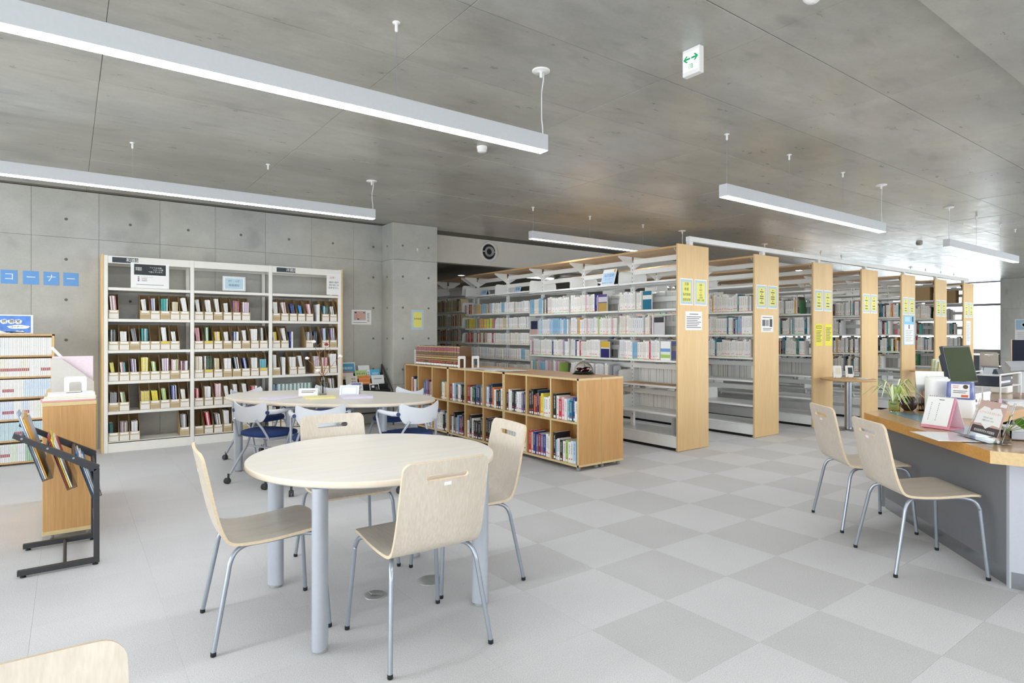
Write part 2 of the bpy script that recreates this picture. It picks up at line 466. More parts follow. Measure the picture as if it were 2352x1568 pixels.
for z in (2.588, 2.140, 1.690, 1.242, 0.795, 0.35):
    for x in (3.895, 4.315):
        mb.lathe([(0.016, 0.0), (0.016, -0.0012), (0.010, -0.0012), (0.009, -0.0004)], (0, 0, 0), 12, T=Matrix.Translation((x, 7.9698, z)) @ Matrix.Rotation(-PI / 2, 4, 'X'))
    mb.lathe([(0.016, 0.0), (0.016, -0.0012), (0.010, -0.0012), (0.009, -0.0004)], (0, 0, 0), 12, T=Matrix.Translation((3.7428, 8.17, z)) @ Matrix.Rotation(PI / 2, 4, 'Y'))
o = mb.obj('tie_holes', M_TIE, column); o['kind'] = 'stuff'

# painted bulkhead over the stacks, the lower ceiling and the wall behind it
mb = MB(); mb.box(4.455, 8.55, 2.47, X1 + 2, 8.7, ZC - 0.001, 0, 0.003); struct(mb.obj('wall_bulkhead', M_BULK))
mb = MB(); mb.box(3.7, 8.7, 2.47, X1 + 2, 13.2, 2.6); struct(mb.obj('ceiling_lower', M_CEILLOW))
mb = MB(); mb.box(3.7, 12.9, 0, X1 + 2, 13.2, 2.5); struct(mb.obj('wall_rear', M_PAINT))
mb = MB(); mb.box(3.55, 8.75, 0, 3.7, 13.2, 2.6); struct(mb.obj('wall_side', M_PAINT))
# window wall at the far east end: concrete pier, sill, frames, panes and blinds
mb = MB(); mb.box(X1 - 0.35, 4.2, 0, X1 + 0.5, 5.76, ZC); pier = struct(mb.obj('wall_pier', M_SLAB))
for z0, z1 in ((0, 0.6), (0.6, 2.05), (2.05, ZC)):
    q = MB(); q.box(X1 - 0.36, 4.19, z0 + 0.001, X1 + 0.49, 5.77, z1 - 0.001, 0, 0.004); q.obj('concrete_panel', M_WALL, pier)
mb = MB(); mb.box(X1, Y0, 0, X1 + 0.3, 4.2, ZC); struct(mb.obj('wall_east', M_PAINT))
mb = MB(); mb.box(X1 + 0.02, 5.77, 0, X1 + 0.3, 12.9, 0.8, 0, 0.004); struct(mb.obj('wall_sill', M_PAINT))
M_FRAME = mat('window_frame_grey', '#b9bbc2', 0.4, metal=0.3)
M_BLIND = mat('roller_blind_fabric', '#f4f4f2', 0.9, nz=0.02, nscale=200)
for n, (ya, yb) in enumerate(((5.78, 7.5), (7.5, 9.2), (9.2, 10.9), (10.9, 12.6))):
    w = thing('window_%d' % (n + 1), '', '', (X1, ya, 0.8)); del w['label'], w['category']; w['kind'] = 'structure'
    zt = ZC - 0.8 - 0.01 if yb <= 8.6 else 1.67
    L_ = yb - ya
    q = MB()
    for (a, b_, c, d) in ((0, 0.04, 0, zt), (L_ - 0.04, L_, 0, zt), (0.04, L_ - 0.04, 0, 0.04), (0.04, L_ - 0.04, zt - 0.04, zt)):
        q.box(0.05, a, c, 0.11, b_, d, 0, 0.004)
    q.obj('frame', M_FRAME, w)
    q = MB(); q.box(0.045, 0.04, 1.36, 0.115, L_ - 0.04, 1.43, 0, 0.004); q.obj('transom', M_FRAME, w)
    q = MB(); q.box(0.077, 0.04, 0.04, 0.083, L_ - 0.04, 1.36); q.obj('pane', M_GLASS, w)
    q = MB(); q.box(0.077, 0.04, 1.43, 0.083, L_ - 0.04, zt - 0.04); q.obj('pane', M_GLASS, w)
# low sill and posts of the glazed west and south sides (outside the picture)
mb = MB(); mb.box(X0 - 0.2, Y0, 0, X0, Y1 + 0.2, 0.12); struct(mb.obj('wall_west', M_PAINT))
mb = MB(); mb.box(X0, Y0 - 0.2, 0, 11.0, Y0, 1.1); mb.box(X0, Y0 - 0.2, 2.1, 11.0, Y0, ZC + 0.2); mb.box(11.0, Y0 - 0.2, 0, X1, Y0, 0.3); mb.box(11.0, Y0 - 0.2, 2.75, X1, Y0, ZC + 0.2); struct(mb.obj('wall_south', M_PAINT))  # unseen; openings sized for the light, taller eastward to brighten the pier

# ------------------------------------------------------------------ round air nozzles in the bulkhead
def nozzle(label, x, z):
    t = thing('air_nozzle', label, 'air vent', (x, 8.5495, z)); t.scale = (1.48, 1.48, 1.48)
    T = Matrix.Rotation(PI / 2, 4, 'X')
    q = MB(); q.lathe([(0.088, 0.0), (0.088, 0.004), (0.098, 0.016), (0.116, 0.014), (0.122, 0.0)], n=36, T=T); q.obj('rim', M_WHITEP, t)
    q = MB(); q.lathe([(0.087, -0.0), (0.087, 0.003)], n=36, T=T); q.obj('throat', M_BLACK, t)
    q = MB(); q.lathe([(0.030, 0.006), (0.048, 0.03), (0.056, 0.032), (0.060, 0.006)], n=30, T=T); q.obj('jet_cone', mat('nozzle_grey', '#a9a8a4', 0.4), t)
    q = MB(); q.lathe([(0.033, 0.006), (0.033, 0.011)], n=30, T=T); q.obj('jet_hole', M_BLACK, t)
    for sx in (-1, 1):
        q = MB(); q.box(sx * 0.057, -0.014, -0.004, sx * 0.09, -0.006, 0.004); q.obj('pivot_pin', M_WHITEP, t)
nozzle('round white air nozzle with black centre, next to the column', 5.79, 2.715)
nozzle('round white air nozzle peeking above the wooden stack canopy', 8.46, 2.715)

# ------------------------------------------------------------------ pendant linear lamps
def pendant(label, xa, xb, yc, zb, canopies, wires, h=0.1, wd=0.075):
    t = thing('pendant_lamp', label, 'lamp', (0, 0, 0), 0, 'long white pendant lamps')
    q = MB(); q.box(xa, yc - wd / 2, zb + 0.004, xb, yc + wd / 2, zb + h, 0, 0.0015)
    for ex in (xa, xb):
        q.box(ex - 0.0015, yc - wd / 2 - 0.0005, zb + 0.002, ex + 0.0015, yc + wd / 2 + 0.0005, zb + h + 0.0005, 0, 0.001)
    q.obj('housing', M_LAMPB, t)
    q = MB(); q.box(xa + 0.003, yc - wd / 2 + 0.003, zb, xb - 0.003, yc + wd / 2 - 0.003, zb + 0.006, 0, 0.001); q.obj('diffuser', M_EMIT, t)
    for x in wires:
        q = MB(); q.lathe([(0.02, 0), (0.02, -0.005), (0.008, -0.006), (0.008, -0.045), (0.003, -0.05)], (x, yc, ZC), 14)
        o = q.obj('ceiling_mount', M_WHITEP, t)
        q = MB(); q.cyl((x, yc, zb + h), (x, yc, ZC - 0.045), 0.0012, n=6); q.obj('wire', M_ALU, t)
    for x in canopies:
        q = MB(); q.lathe([(0.055, 0), (0.055, -0.006), (0.05, -0.009), (0.009, -0.010), (0.009, -0.04), (0.004, -0.044)], (x, yc, ZC), 24); q.obj('ceiling_canopy', M_WHITEP, t)
        q = MB(); q.cyl((x, yc, zb + h), (x, yc, ZC - 0.04), 0.0012, n=6); q.obj('wire', M_ALU, t)
        q = MB(); z0, z1 = zb + h, ZC - 0.01
        q.tube([(x + 0.02, yc, z1), (x + 0.017, yc, z1 - 0.05), (x + 0.004, yc, z1 - 0.12), (x + 0.003, yc, (z0 + z1) / 2), (x + 0.004, yc, z0 + 0.1), (x + 0.012, yc, z0 + 0.05), (x + 0.014, yc, z0)], 0.0035, 8)
        q.obj('power_cord', M_WHITEP, t)
pendant('long white pendant lamp nearest the camera, running out at upper left', -0.95, 2.344, 2.857, 2.42, [2.32], [1.36, -0.3])
pendant('long white pendant lamp above the magazine shelf on the back wall', -0.75, 2.585, 5.97, 2.515, [2.56], [1.52, 0.43])
pendant('long white pendant lamp in front of the row of book stacks', 4.21, 7.09, 2.88, 2.405, [7.06], [6.2, 5.2, 4.26])
pendant('white pendant lamp seen just above the nearest wooden stack canopy', 4.70, 7.75, 6.0, 2.51, [7.70], [6.80, 5.73, 4.74])
pendant('farthest white pendant lamp, near the bright window at the right', 8.92, 11.75, 2.88, 2.405, [9.0], [10.0, 11.0, 11.7])
pendant('white pendant lamp glimpsed behind the white tie rail of the stacks', 9.9, 12.9, 6.0, 2.51, [10.0], [11.0, 12.0, 12.85])

pendant('white pendant lamp behind the camera, over the entrance side', -0.95, 2.344, -0.27, 2.42, [2.32], [1.36, -0.3])  # unseen pendants behind the camera, added for more light from above
pendant('white pendant lamp behind the camera, over the reference counter', 4.21, 7.09, -0.27, 2.42, [7.06], [6.2, 5.2, 4.26])
pendant('white pendant lamp far to the right, behind the reference counter', 8.92, 11.75, -0.27, 2.42, [9.0], [10.0, 11.0, 11.7])
pendant('white pendant lamp outside the picture, towards the far pier', 13.6, 16.5, 2.88, 2.42, [13.7], [14.6, 15.5, 16.4])  # from here on, pendants added to brighten the far pier
pendant('white pendant lamp outside the picture, beside the far pier', 18.2, 21.1, 2.88, 2.42, [18.3], [19.2, 20.1, 21.0])
pendant('white pendant lamp over the far end of the stacks', 16.2, 19.2, 6.0, 2.51, [16.3], [17.2, 18.2, 19.1])

# tube battens and a downlight under the lower ceiling, seen through the first stack
def batten(label, x, y, L_=1.25, z=2.42, along='x'):
    t = thing('batten_lamp', label, 'lamp', (x, y, z), 0 if along == 'x' else PI / 2, 'bare batten lamps under the lower ceiling')
    q = MB(); q.box(-L_ / 2, -0.04, 0.02, L_ / 2, 0.04, 0.05, 0, 0.004); q.obj('housing', M_WHITEP, t)
    q = MB(); q.cyl((-L_ / 2 + 0.03, 0, 0), (L_ / 2 - 0.03, 0, 0), 0.016, n=14); q.obj('tube', M_EMITW, t)
    for sx in (-1, 1):
        q = MB(); q.box(sx * L_ / 2 - 0.015, -0.02, -0.02, sx * L_ / 2 + 0.015, 0.02, 0.03, 0, 0.003); q.obj('socket', M_WHITEP, t)
batten('bare batten lamp under the lower ceiling, behind the first stack canopy', 7.3, 9.35)
batten('bare batten lamp seen between the rails of the first stack', 8.7, 9.35)
batten('bare batten lamp seen beside the first wooden end panel', 10.3, 9.35)
batten('bare batten lamp above the second aisle of the stacks', 12.0, 9.35)
batten('bare batten lamp glowing between the middle stacks', 13.8, 9.35)
t = thing('downlight', 'small round downlight in the lower ceiling above the first stack', 'lamp', (6.25, 10.2, 2.47))
q = MB(); q.lathe([(0.085, 0), (0.085, -0.006), (0.07, -0.008), (0.068, -0.001)], n=24); q.obj('ring', M_WHITEP, t)
q = MB(); q.lathe([(0.066, -0.001), (0.066, -0.004)], n=24); q.obj('lens', M_EMITW, t)

# exit sign hung from the ceiling
t = thing('exit_sign', 'white ceiling exit sign with two green arrows', 'sign', (2.83, 2.13, ZC), 0)
q = MB(); q.box(-0.02, -0.058, -0.15, 0.02, 0.058, -0.001, 0, 0.003); q.obj('case', M_WHITEP, t)
M_SIGNL = mat('exit_sign_face', '#f4fbf7', 0.4, emit=0.35)
face = sign('light_panel', None, None, 0.104, 0.104, M_SIGNL, (-0.0205, 0, -0.075), FACE_W, t=0.001, root=t)
GREEN = flat('#1fa866')
def arrow(cx, s):
    return [(cx + s * x * 1.22, 0.016 + y * 1.3) for x, y in ((-0.018, 0.004), (0.005, 0.004), (-0.006, 0.0145), (0.004, 0.0145), (0.02, 0.0), (0.004, -0.0145), (-0.006, -0.0145), (0.005, -0.004), (-0.018, -0.004))]
for s in (1, -1):
    pts = arrow(s * 0.026, s)
    q = MB(); q.prism([(x, y, 0) for x, y in (pts if s > 0 else pts[::-1])], (0, 0, 0.001)); q.obj('arrow', GREEN, face)
q = MB(); q.box(-0.0125, -0.043, 0, 0.0125, -0.016, 0.0008); q.obj('door_pictogram', GREEN, face)
q = MB(); q.box(-0.0095, -0.043, 0.0008, 0.0075, -0.019, 0.0012); q.obj('pictogram_opening', M_SIGNL, face)
q = MB()
q.cyl((0.0, -0.0225, 0.0012), (0.0, -0.0225, 0.0018), 0.0022, n=10)
for a, b_ in (((-0.001, -0.026), (0.0005, -0.034)), ((0.0, -0.027), (0.005, -0.03)), ((-0.001, -0.027), (-0.006, -0.029)), ((0.0005, -0.034), (0.0055, -0.04)), ((0.0005, -0.034), (-0.005, -0.041))):
    q.tube([(a[0], a[1], 0.0015), (b_[0], b_[1], 0.0015)], 0.0011, 6)
q.obj('running_figure', GREEN, face)
# ceiling sensors
t = thing('smoke_detector', 'round white smoke detector beside the nearest pendant lamp', 'detector', (2.855, 4.32, ZC))
q = MB(); q.lathe([(0.045, 0), (0.045, -0.02), (0.038, -0.022), (0.038, -0.03), (0.042, -0.032), (0.036, -0.045), (0.015, -0.05)], n=24); q.obj('base', M_WHITEP, t)
t = thing('dome_camera', 'white dome cut off at the top edge of the picture', 'camera', (2.800, 1.438, ZC))
q = MB(); q.lathe([(0.05, 0), (0.05, -0.02), (0.046, -0.022), (0.04, -0.04), (0.025, -0.055), (0.008, -0.061)], n=24); q.obj('housing', M_WHITEP, t)
t = thing('motion_sensor', 'small grey motion sensor on the ceiling near the far lamps', 'sensor', (12.05, 4.3, ZC))
q = MB(); q.lathe([(0.05, 0), (0.05, -0.03), (0.03, -0.045)], n=18); q.obj('body', mat('sensor_grey', '#8d8c86', 0.5), t)

# ------------------------------------------------------------------ wooden chairs
def chair_parts():
    # side profile (forward distance from the rear foot, height), from the top of the back to the seat front
    ctrl = [(-0.052, 0.815), (-0.028, 0.70), (-0.008, 0.60), (0.012, 0.52), (0.034, 0.462), (0.062, 0.436), (0.10, 0.427), (0.17, 0.424), (0.25, 0.427), (0.34, 0.436), (0.41, 0.443), (0.445, 0.440), (0.47, 0.430)]
    P = []
    n = len(ctrl)
    for i in range(n - 1):
        p0, p1, p2, p3 = ctrl[max(0, i - 1)], ctrl[i], ctrl[i + 1], ctrl[min(n - 1, i + 2)]
        for k in range(6):
            t = k / 6
            P.append(tuple(0.5 * ((2 * p1[c]) + (-p0[c] + p2[c]) * t + (2 * p0[c] - 5 * p1[c] + 4 * p2[c] - p3[c]) * t * t + (-p0[c] + 3 * p1[c] - 3 * p2[c] + p3[c]) * t ** 3) for c in (0, 1)))
    P.append(ctrl[-1])
    # resample by arc length with extra rows where corners and the hand slot need them
    S = [0]
    for a, b_ in zip(P[:-1], P[1:]): S.append(S[-1] + math.hypot(b_[0] - a[0], b_[1] - a[1]))
    T_ = S[-1]
    def at(s):
        s = max(0, min(T_, s))
        for i in range(len(S) - 1):
            if S[i + 1] >= s - 1e-9:
                f = (s - S[i]) / max(1e-9, S[i + 1] - S[i]); return tuple(P[i][c] + (P[i + 1][c] - P[i][c]) * f for c in (0, 1))
        return P[-1]
    sc_, hr, hl = 0.066, 0.0125, 0.094      # slot centre, half height, half length
    rc, rf = 0.036, 0.05
    rows = set([0, T_])
    for i in range(7): rows.add(rc * (1 - math.cos(i / 6 * PI / 2)))
    for i in range(9): rows.add(sc_ - hr * math.cos(i / 8 * PI))
    for i in range(7): rows.add(T_ - rf * (1 - math.cos(i / 6 * PI / 2)))
    s = sc_ + hr + 0.02
    while s < T_ - rf - 0.01:
        rows.add(s); s += 0.02
    rows = sorted(rows)
    def halfw(s):
        w = 0.192 + 0.010 * min(1, s / 0.45)
        if s < rc: w -= rc - math.sqrt(max(0, rc * rc - (rc - s) ** 2))
        if s > T_ - rf: w -= rf - math.sqrt(max(0, rf * rf - (s - (T_ - rf)) ** 2))
        return w
    def hole(s):
        if abs(s - sc_) <= hr: return hl - hr + math.sqrt(max(0, hr * hr - (s - sc_) ** 2))
        return hl - hr
    nb, nm = 5, 6
    top = []; bot = []; faces = []; th = 0.0125
    ncol = 2 * (nb + 1) + nm - 1
    for s in rows:
        p = at(s); a = at(s - 0.006); b_ = at(s + 0.006)
        t = Vector((b_[0] - a[0], b_[1] - a[1])).normalized(); nrm = Vector((-t[1], t[0]))   # towards the sitter / up
        W, h = halfw(s), hole(s)
        xs_ = [-W + (W - h) * i / nb for i in range(nb + 1)] + [-h + 2 * h * i / nm for i in range(1, nm)] + [h + (W - h) * i / nb for i in range(nb + 1)]
        for x in xs_:
            bow = 0.014 * (x / 0.2) ** 2 * (1 if s < 0.36 else max(0, 1 - (s - 0.36) / 0.08))
            q_ = (p[0] + bow, p[1])
            top.append((x, q_[0] + nrm[0] * th / 2, q_[1] + nrm[1] * th / 2)); bot.append((x, q_[0] - nrm[0] * th / 2, q_[1] - nrm[1] * th / 2))
    for r in range(len(rows) - 1):
        mid = (rows[r] + rows[r + 1]) / 2
        for c in range(ncol - 1):
            if abs(mid - sc_) < hr and nb <= c < nb + nm: continue
            faces.append((r * ncol + c, r * ncol + c + 1, (r + 1) * ncol + c + 1, (r + 1) * ncol + c))
    back_rows = [i for i, s in enumerate(rows) if s <= 0.40]
    br = back_rows[-1]
    def shell(fs, m_face):
        mb = MB()
        mb.add(top, [f for f in fs], 0, True); mb.add(bot, [tuple(reversed(f)) for f in fs], 0, True)
        cnt = {}
        for f in fs:
            for a, b_ in zip(f, f[1:] + f[:1]):
                cnt[(a, b_)] = 1
        edge = [(a, b_) for (a, b_) in cnt if (b_, a) not in cnt]
        V = []; Fs = []
        for a, b_ in edge:
            # the seam between back and seat stays open (the sheet is continuous there)
            if a // ncol == br and b_ // ncol == br: continue
            k = len(V); V += [top[a], top[b_], bot[b_], bot[a]]; Fs.append((k, k + 3, k + 2, k + 1))
        mb.add(V, Fs, 1, False)
        return mb
    fb = [f for f in faces if f[0] // ncol < br]; fs = [f for f in faces if f[0] // ncol >= br]
    parts = [('backrest', shell(fb, 0).mesh('backrest', [M_PALE, M_PLYEDGE]), None), ('seat', shell(fs, 0).mesh('seat', [M_PALEY, M_PLYEDGE]), None)]
    for sx in (-1, 1):
        path_up = [(sx * 0.228, 0.0, 0.012), (sx * 0.200, 0.055, 0.30), (sx * 0.194, 0.066, 0.355), (sx * 0.186, 0.085, 0.392), (sx * 0.172, 0.115, 0.408), (sx * 0.155, 0.15, 0.4095), (sx * 0.15, 0.24, 0.409)]
        path_dn = [(sx * 0.15, 0.24, 0.409), (sx * 0.155, 0.34, 0.418), (sx * 0.17, 0.385, 0.420), (sx * 0.188, 0.422, 0.410), (sx * 0.198, 0.442, 0.375), (sx * 0.202, 0.447, 0.33), (sx * 0.226, 0.468, 0.012)]
        for pth in (path_up, path_dn):
            # smooth the bend
            Q = []
            for i in range(len(pth) - 1):
                p0, p1, p2, p3 = [Vector(pth[min(len(pth) - 1, max(0, i + k))]) for k in (-1, 0, 1, 2)]
                for k in range(4):
                    t = k / 4; Q.append(0.5 * ((2 * p1) + (-p0 + p2) * t + (2 * p0 - 5 * p1 + 4 * p2 - p3) * t * t + (-p0 + 3 * p1 - 3 * p2 + p3) * t ** 3))
            Q.append(Vector(pth[-1]))
            q = MB(); q.tube(Q, 0.0098, 10)
            parts.append(('leg', q.mesh('leg', M_ALU), None))
            k = len(parts) - 1
            ft = pth[0] if pth is path_up else pth[-1]
            q = MB(); q.lathe([(0.0085, 0.0), (0.011, 0.002), (0.0112, 0.014), (0.0105, 0.018)], (ft[0], ft[1], 0), 12); parts.append(('foot_cap', q.mesh('foot_cap', M_BLACK), k))
    q = MB(); q.tube([(-0.152, 0.16, 0.4085), (0.152, 0.16, 0.4085)], 0.008, 8); q.tube([(-0.156, 0.345, 0.416), (0.156, 0.345, 0.416)], 0.008, 8)
    parts.append(('seat_frame', q.mesh('seat_frame', M_ALU), None))
    q = MB()
    pz = at(0.098); a = at(0.09); b_ = at(0.106)
    ang = math.atan2(-(b_[0] - a[0]), -(b_[1] - a[1]))
    q.box(-0.016, -0.0008, -0.007, 0.016, 0, 0.007, 0, 0, Matrix.Translation((0.0, pz[0] - 0.0066, pz[1])) @ Matrix.Rotation(-ang, 4, 'X'))
    parts.append(('name_sticker', q.mesh('name_sticker', M_PAPER), 0))
    return parts
CH = chair_parts()
def wchair(label, rear_mid, fwd, group='pale wooden chairs with grey tube legs'):
    f = Vector(fwd).normalized(); rz = math.atan2(-f[0], f[1])
    inst('wooden_chair', CH, label, 'chair', (rear_mid[0], rear_mid[1], 0), rz, group)
wchair('pale wooden chair with its back to the camera, at the front of the round table', (1.21, 2.113), (0.02, 1))
wchair('pale wooden chair on the left of the round table, seen in profile', (0.489, 2.917), (1, -0.075))
wchair('pale wooden chair behind the round table, in front of the blue-seated chairs', (1.302, 3.60), (-0.06, -1))
wchair('pale wooden chair on the right of the round table, beside the low bookcase', (1.979, 2.774), (-1, 0.135))
wchair('pale wooden chair at the counter, the farther of the two', (4.252, 2.083), (0.364, -0.316))
wchair('pale wooden chair at the counter, the nearer of the two', (3.736, 1.561), (0.365, -0.326))
wchair('pale wooden chair of which only the back corner shows at bottom left', (-0.115, 1.13), (0.03, -1))
wchair('pale wooden chair at the window desk, closest to the last stack', (19.45, 5.95), (1, 0.25))
wchair('pale wooden chair at the window desk, beside the concrete pier', (19.9, 5.45), (1, 0.1))

# ------------------------------------------------------------------ tables
def oval_table(name, label, cx, cy, a, b_, th, legs, z=0.71, legr=0.034):
    t = thing(name, label, 'table', (cx, cy, 0), th)
    n = 72
    def ring(k, zz): return [((a + k) * math.cos(2 * PI * i / n), (b_ + k) * math.sin(2 * PI * i / n), zz) for i in range(n)]
    q = MB(); q.ring_tube([ring(-0.004, z - 0.026), ring(0, z - 0.023), ring(0, z - 0.004), ring(-0.003, z - 0.001), ring(-0.006, z)], 1, True, False)
    q.add(ring(-0.006, z), [tuple(range(n))], 0); q.add(ring(-0.004, z - 0.026), [tuple(reversed(range(n)))], 1)
    q.obj('tabletop', [M_TABLE, M_TEDGE], t)
    q = MB(); q.ring_tube([ring(-0.012, z - 0.031), ring(-0.009, z - 0.0275), ring(-0.009, z - 0.0265)], 0, True, True); q.obj('underframe', M_ALUP, t)
    for x, y in legs:
        an = math.atan2(y, x)
        q = MB()
        sec = []
        for i in range(28):
            g = 2 * PI * i / 28
            sec.append((legr * 1.18 * math.copysign(abs(math.cos(g)) ** 0.8, math.cos(g)), legr * 0.81 * math.copysign(abs(math.sin(g)) ** 0.8, math.sin(g))))
        T = Matrix.Translation((x, y, 0)) @ Matrix.Rotation(an, 4, 'Z')
        q.ring_tube([[(px, py, zz) for px, py in sec] for zz in (0.014, z - 0.0312)], 0, True, True, T=T)
        o = q.obj('leg', M_ALUP, t)
        q = MB(); q.lathe([(0.027, 0.0), (0.03, 0.004), (0.026, 0.014)], (x, y, 0), 18); q.obj('glide', M_CASTER, o)
    return t
oval_table('round_table', 'round pale maple table with silver legs, in the foreground', 1.24, 2.86, 0.60, 0.60, 0, [(-0.405, -0.385), (0.365, -0.415), (-0.375, 0.39), (0.40, 0.34)])
TB = (2.01, 5.71, 1.08, 0.61, -0.93)
oval_table('oval_table', 'oval pale maple table with twigs in a vase, ringed by blue-seated chairs', TB[0], TB[1], TB[2], TB[3], TB[4], [(-0.80, -0.29), (-0.70, 0.33), (0.75, -0.30), (0.75, 0.30)], legr=0.034)

# ------------------------------------------------------------------ blue-seated caster chairs
def blue_parts():
    P = []
    # seat pad
    q = MB(); rg = []
    for z, k in ((0.415, 0.90), (0.422, 0.985), (0.438, 1.0), (0.452, 0.97), (0.460, 0.86), (0.462, 0.6), (0.458, 0.3)):
        pts = []
        for i in range(40):
            g = 2 * PI * i / 40
            ex = 2.6
            x = 0.225 * k * math.copysign(abs(math.cos(g)) ** (2 / ex), math.cos(g)); y = 0.215 * k * math.copysign(abs(math.sin(g)) ** (2 / ex), math.sin(g))
            dz = -0.014 * max(0, y / 0.215) ** 2
            pts.append((x, y + 0.02, z + dz))
        rg.append(pts)
    q.ring_tube(rg, 0, True, True); P.append(('seat', q.mesh('seat', M_BLUE), None))
    q = MB(); q.box(-0.17, -0.13, 0.402, 0.17, 0.17, 0.416, 0, 0.004); P.append(('seat_pan', q.mesh('seat_pan', M_PLAST), None))
    # curved back shell with swooping top edge
    q = MB(); n = 24; V = []; W = []
    def outline(s):     # s -1..1: bottom and top height of the shell
        top = 0.682 + 0.058 * abs(s) ** 1.6
        if abs(s) > 0.9: top -= 0.03 * ((abs(s) - 0.9) / 0.1) ** 2
        bot = 0.548 + 0.015 * abs(s) if abs(s) < 0.72 else 0.559 + 0.075 * ((abs(s) - 0.72) / 0.28) ** 1.4
        return bot, top
    m_ = 6
    for i in range(n + 1):
        s = -1 + 2 * i / n; b0, t0 = outline(s); ang = s * 0.95
        for k in range(m_ + 1):
            z = b0 + (t0 - b0) * k / m_
            r = 0.245
            x = r * math.sin(ang); y = -0.235 + 0.55 * (r - r * math.cos(ang)) - 0.10 * (z - 0.56)
            V.append((x, y, z)); W.append((x * 0.985, y + 0.010, z))
    F = [(i * (m_ + 1) + k, (i + 1) * (m_ + 1) + k, (i + 1) * (m_ + 1) + k + 1, i * (m_ + 1) + k + 1) for i in range(n) for k in range(m_)]
    q.add(V, F, 0, True); q.add(W, [tuple(reversed(f)) for f in F], 0, True)
    ed = [k for k in range(m_ + 1)] + [i * (m_ + 1) + m_ for i in range(1, n + 1)] + [n * (m_ + 1) + k for k in range(m_ - 1, -1, -1)] + [i * (m_ + 1) for i in range(n - 1, 0, -1)]
    E = []; Ef = []
    for a, b_ in zip(ed, ed[1:] + ed[:1]):
        k = len(E); E += [V[a], V[b_], W[b_], W[a]]; Ef.append((k, k + 1, k + 2, k + 3))
    q.add(E, Ef, 0, True); P.append(('backrest', q.mesh('backrest', M_PLAST), None)); kb = len(P) - 1
    for sx in (-1, 1):
        q = MB(); q.tube([(sx * 0.196, -0.165, 0.640), (sx * 0.222, -0.12, 0.640), (sx * 0.238, -0.05, 0.644), (sx * 0.243, 0.03, 0.650), (sx * 0.240, 0.075, 0.651)], [0.02, 0.021, 0.018, 0.017, 0.012], 12)
        P.append(('armrest', q.mesh('armrest', M_PLAST), None)); ka = len(P) - 1
        q = MB(); q.cyl((sx * 0.205, -0.182, 0.640), (sx * 0.208, -0.195, 0.640), 0.0165, 0.015, 18); P.append(('arm_cap', q.mesh('arm_cap', M_NAVY), ka))
        # front leg: from the armrest down, crossing under the seat to the rear caster
        q = MB(); q.tube([(sx * 0.240, 0.06, 0.648), (sx * 0.240, 0.092, 0.635), (sx * 0.240, 0.098, 0.60), (sx * 0.238, 0.06, 0.50), (sx * 0.232, -0.03, 0.30), (sx * 0.228, -0.215, 0.075)], 0.0115, 10)
        P.append(('leg', q.mesh('leg', M_ALUP), None)); kl = len(P) - 1
        q = MB(); q.tube([(sx * 0.195, -0.15, 0.406), (sx * 0.214, -0.10, 0.408), (sx * 0.222, 0.06, 0.405), (sx * 0.225, 0.13, 0.38), (sx * 0.228, 0.165, 0.32), (sx * 0.235, 0.235, 0.075)], 0.0115, 10)
        P.append(('leg', q.mesh('leg', M_ALUP), None)); kf = len(P) - 1
        q = MB(); q.tube([(sx * 0.13, -0.245, 0.58), (sx * 0.165, -0.20, 0.50), (sx * 0.192, -0.16, 0.408)], 0.010, 8)
        P.append(('back_support', q.mesh('back_support', M_ALUP), None))
        for yy, kk in ((-0.225, kl), (0.242, kf)):
            q = MB(); q.cyl((sx * 0.228, yy, 0.048), (sx * 0.228, yy, 0.085), 0.009, n=10)
            for dx in (-0.011, 0.011):
                T = Matrix.Translation((sx * 0.228 + dx, yy - 0.012, 0.025)) @ Matrix.Rotation(PI / 2, 4, 'Y')
                q.lathe([(0.012, -0.009), (0.0235, -0.008), (0.025, -0.004), (0.025, 0.004), (0.0235, 0.008), (0.012, 0.009)], n=18, T=T)
            q.box(sx * 0.228 - 0.018, yy - 0.03, 0.03, sx * 0.228 + 0.018, yy + 0.008, 0.051, 0, 0.006)
            P.append(('caster', q.mesh('caster', M_CASTERD), kk))
    q = MB(); q.tube([(-0.227, -0.02, 0.30), (0.227, -0.02, 0.30)], 0.009, 8); P.append(('crossbar', q.mesh('crossbar', M_ALUP), None))
    return P
BC = blue_parts()
def bchair(label, c, fwd):
    f = Vector(fwd).normalized(); inst('caster_chair', BC, label, 'chair', (c[0], c[1], 0), math.atan2(-f[0], f[1]), 'grey-backed caster chairs with navy seats')
bchair('navy-seated caster chair at the left end of the oval table, nearest the magazine shelf', (1.43, 5.63), (0.87, 0.45))
bchair('navy-seated caster chair with its back to the camera, between the two wooden-topped tables', (1.73, 5.12), (0.30, 0.95))
bchair('navy-seated caster chair at the right end of the oval table, beside the low bookcase', (2.385, 4.80), (-0.12, 0.99))
bchair('navy-seated caster chair on the far left side of the oval table', (1.62, 6.72), (0.45, -0.9))
bchair('navy-seated caster chair on the far side, behind the twig vase', (2.36, 6.62), (-0.42, -0.9))
bchair('navy-seated caster chair on the far right side, in front of the black magazine rack', (2.80, 5.86), (-0.92, -0.35))

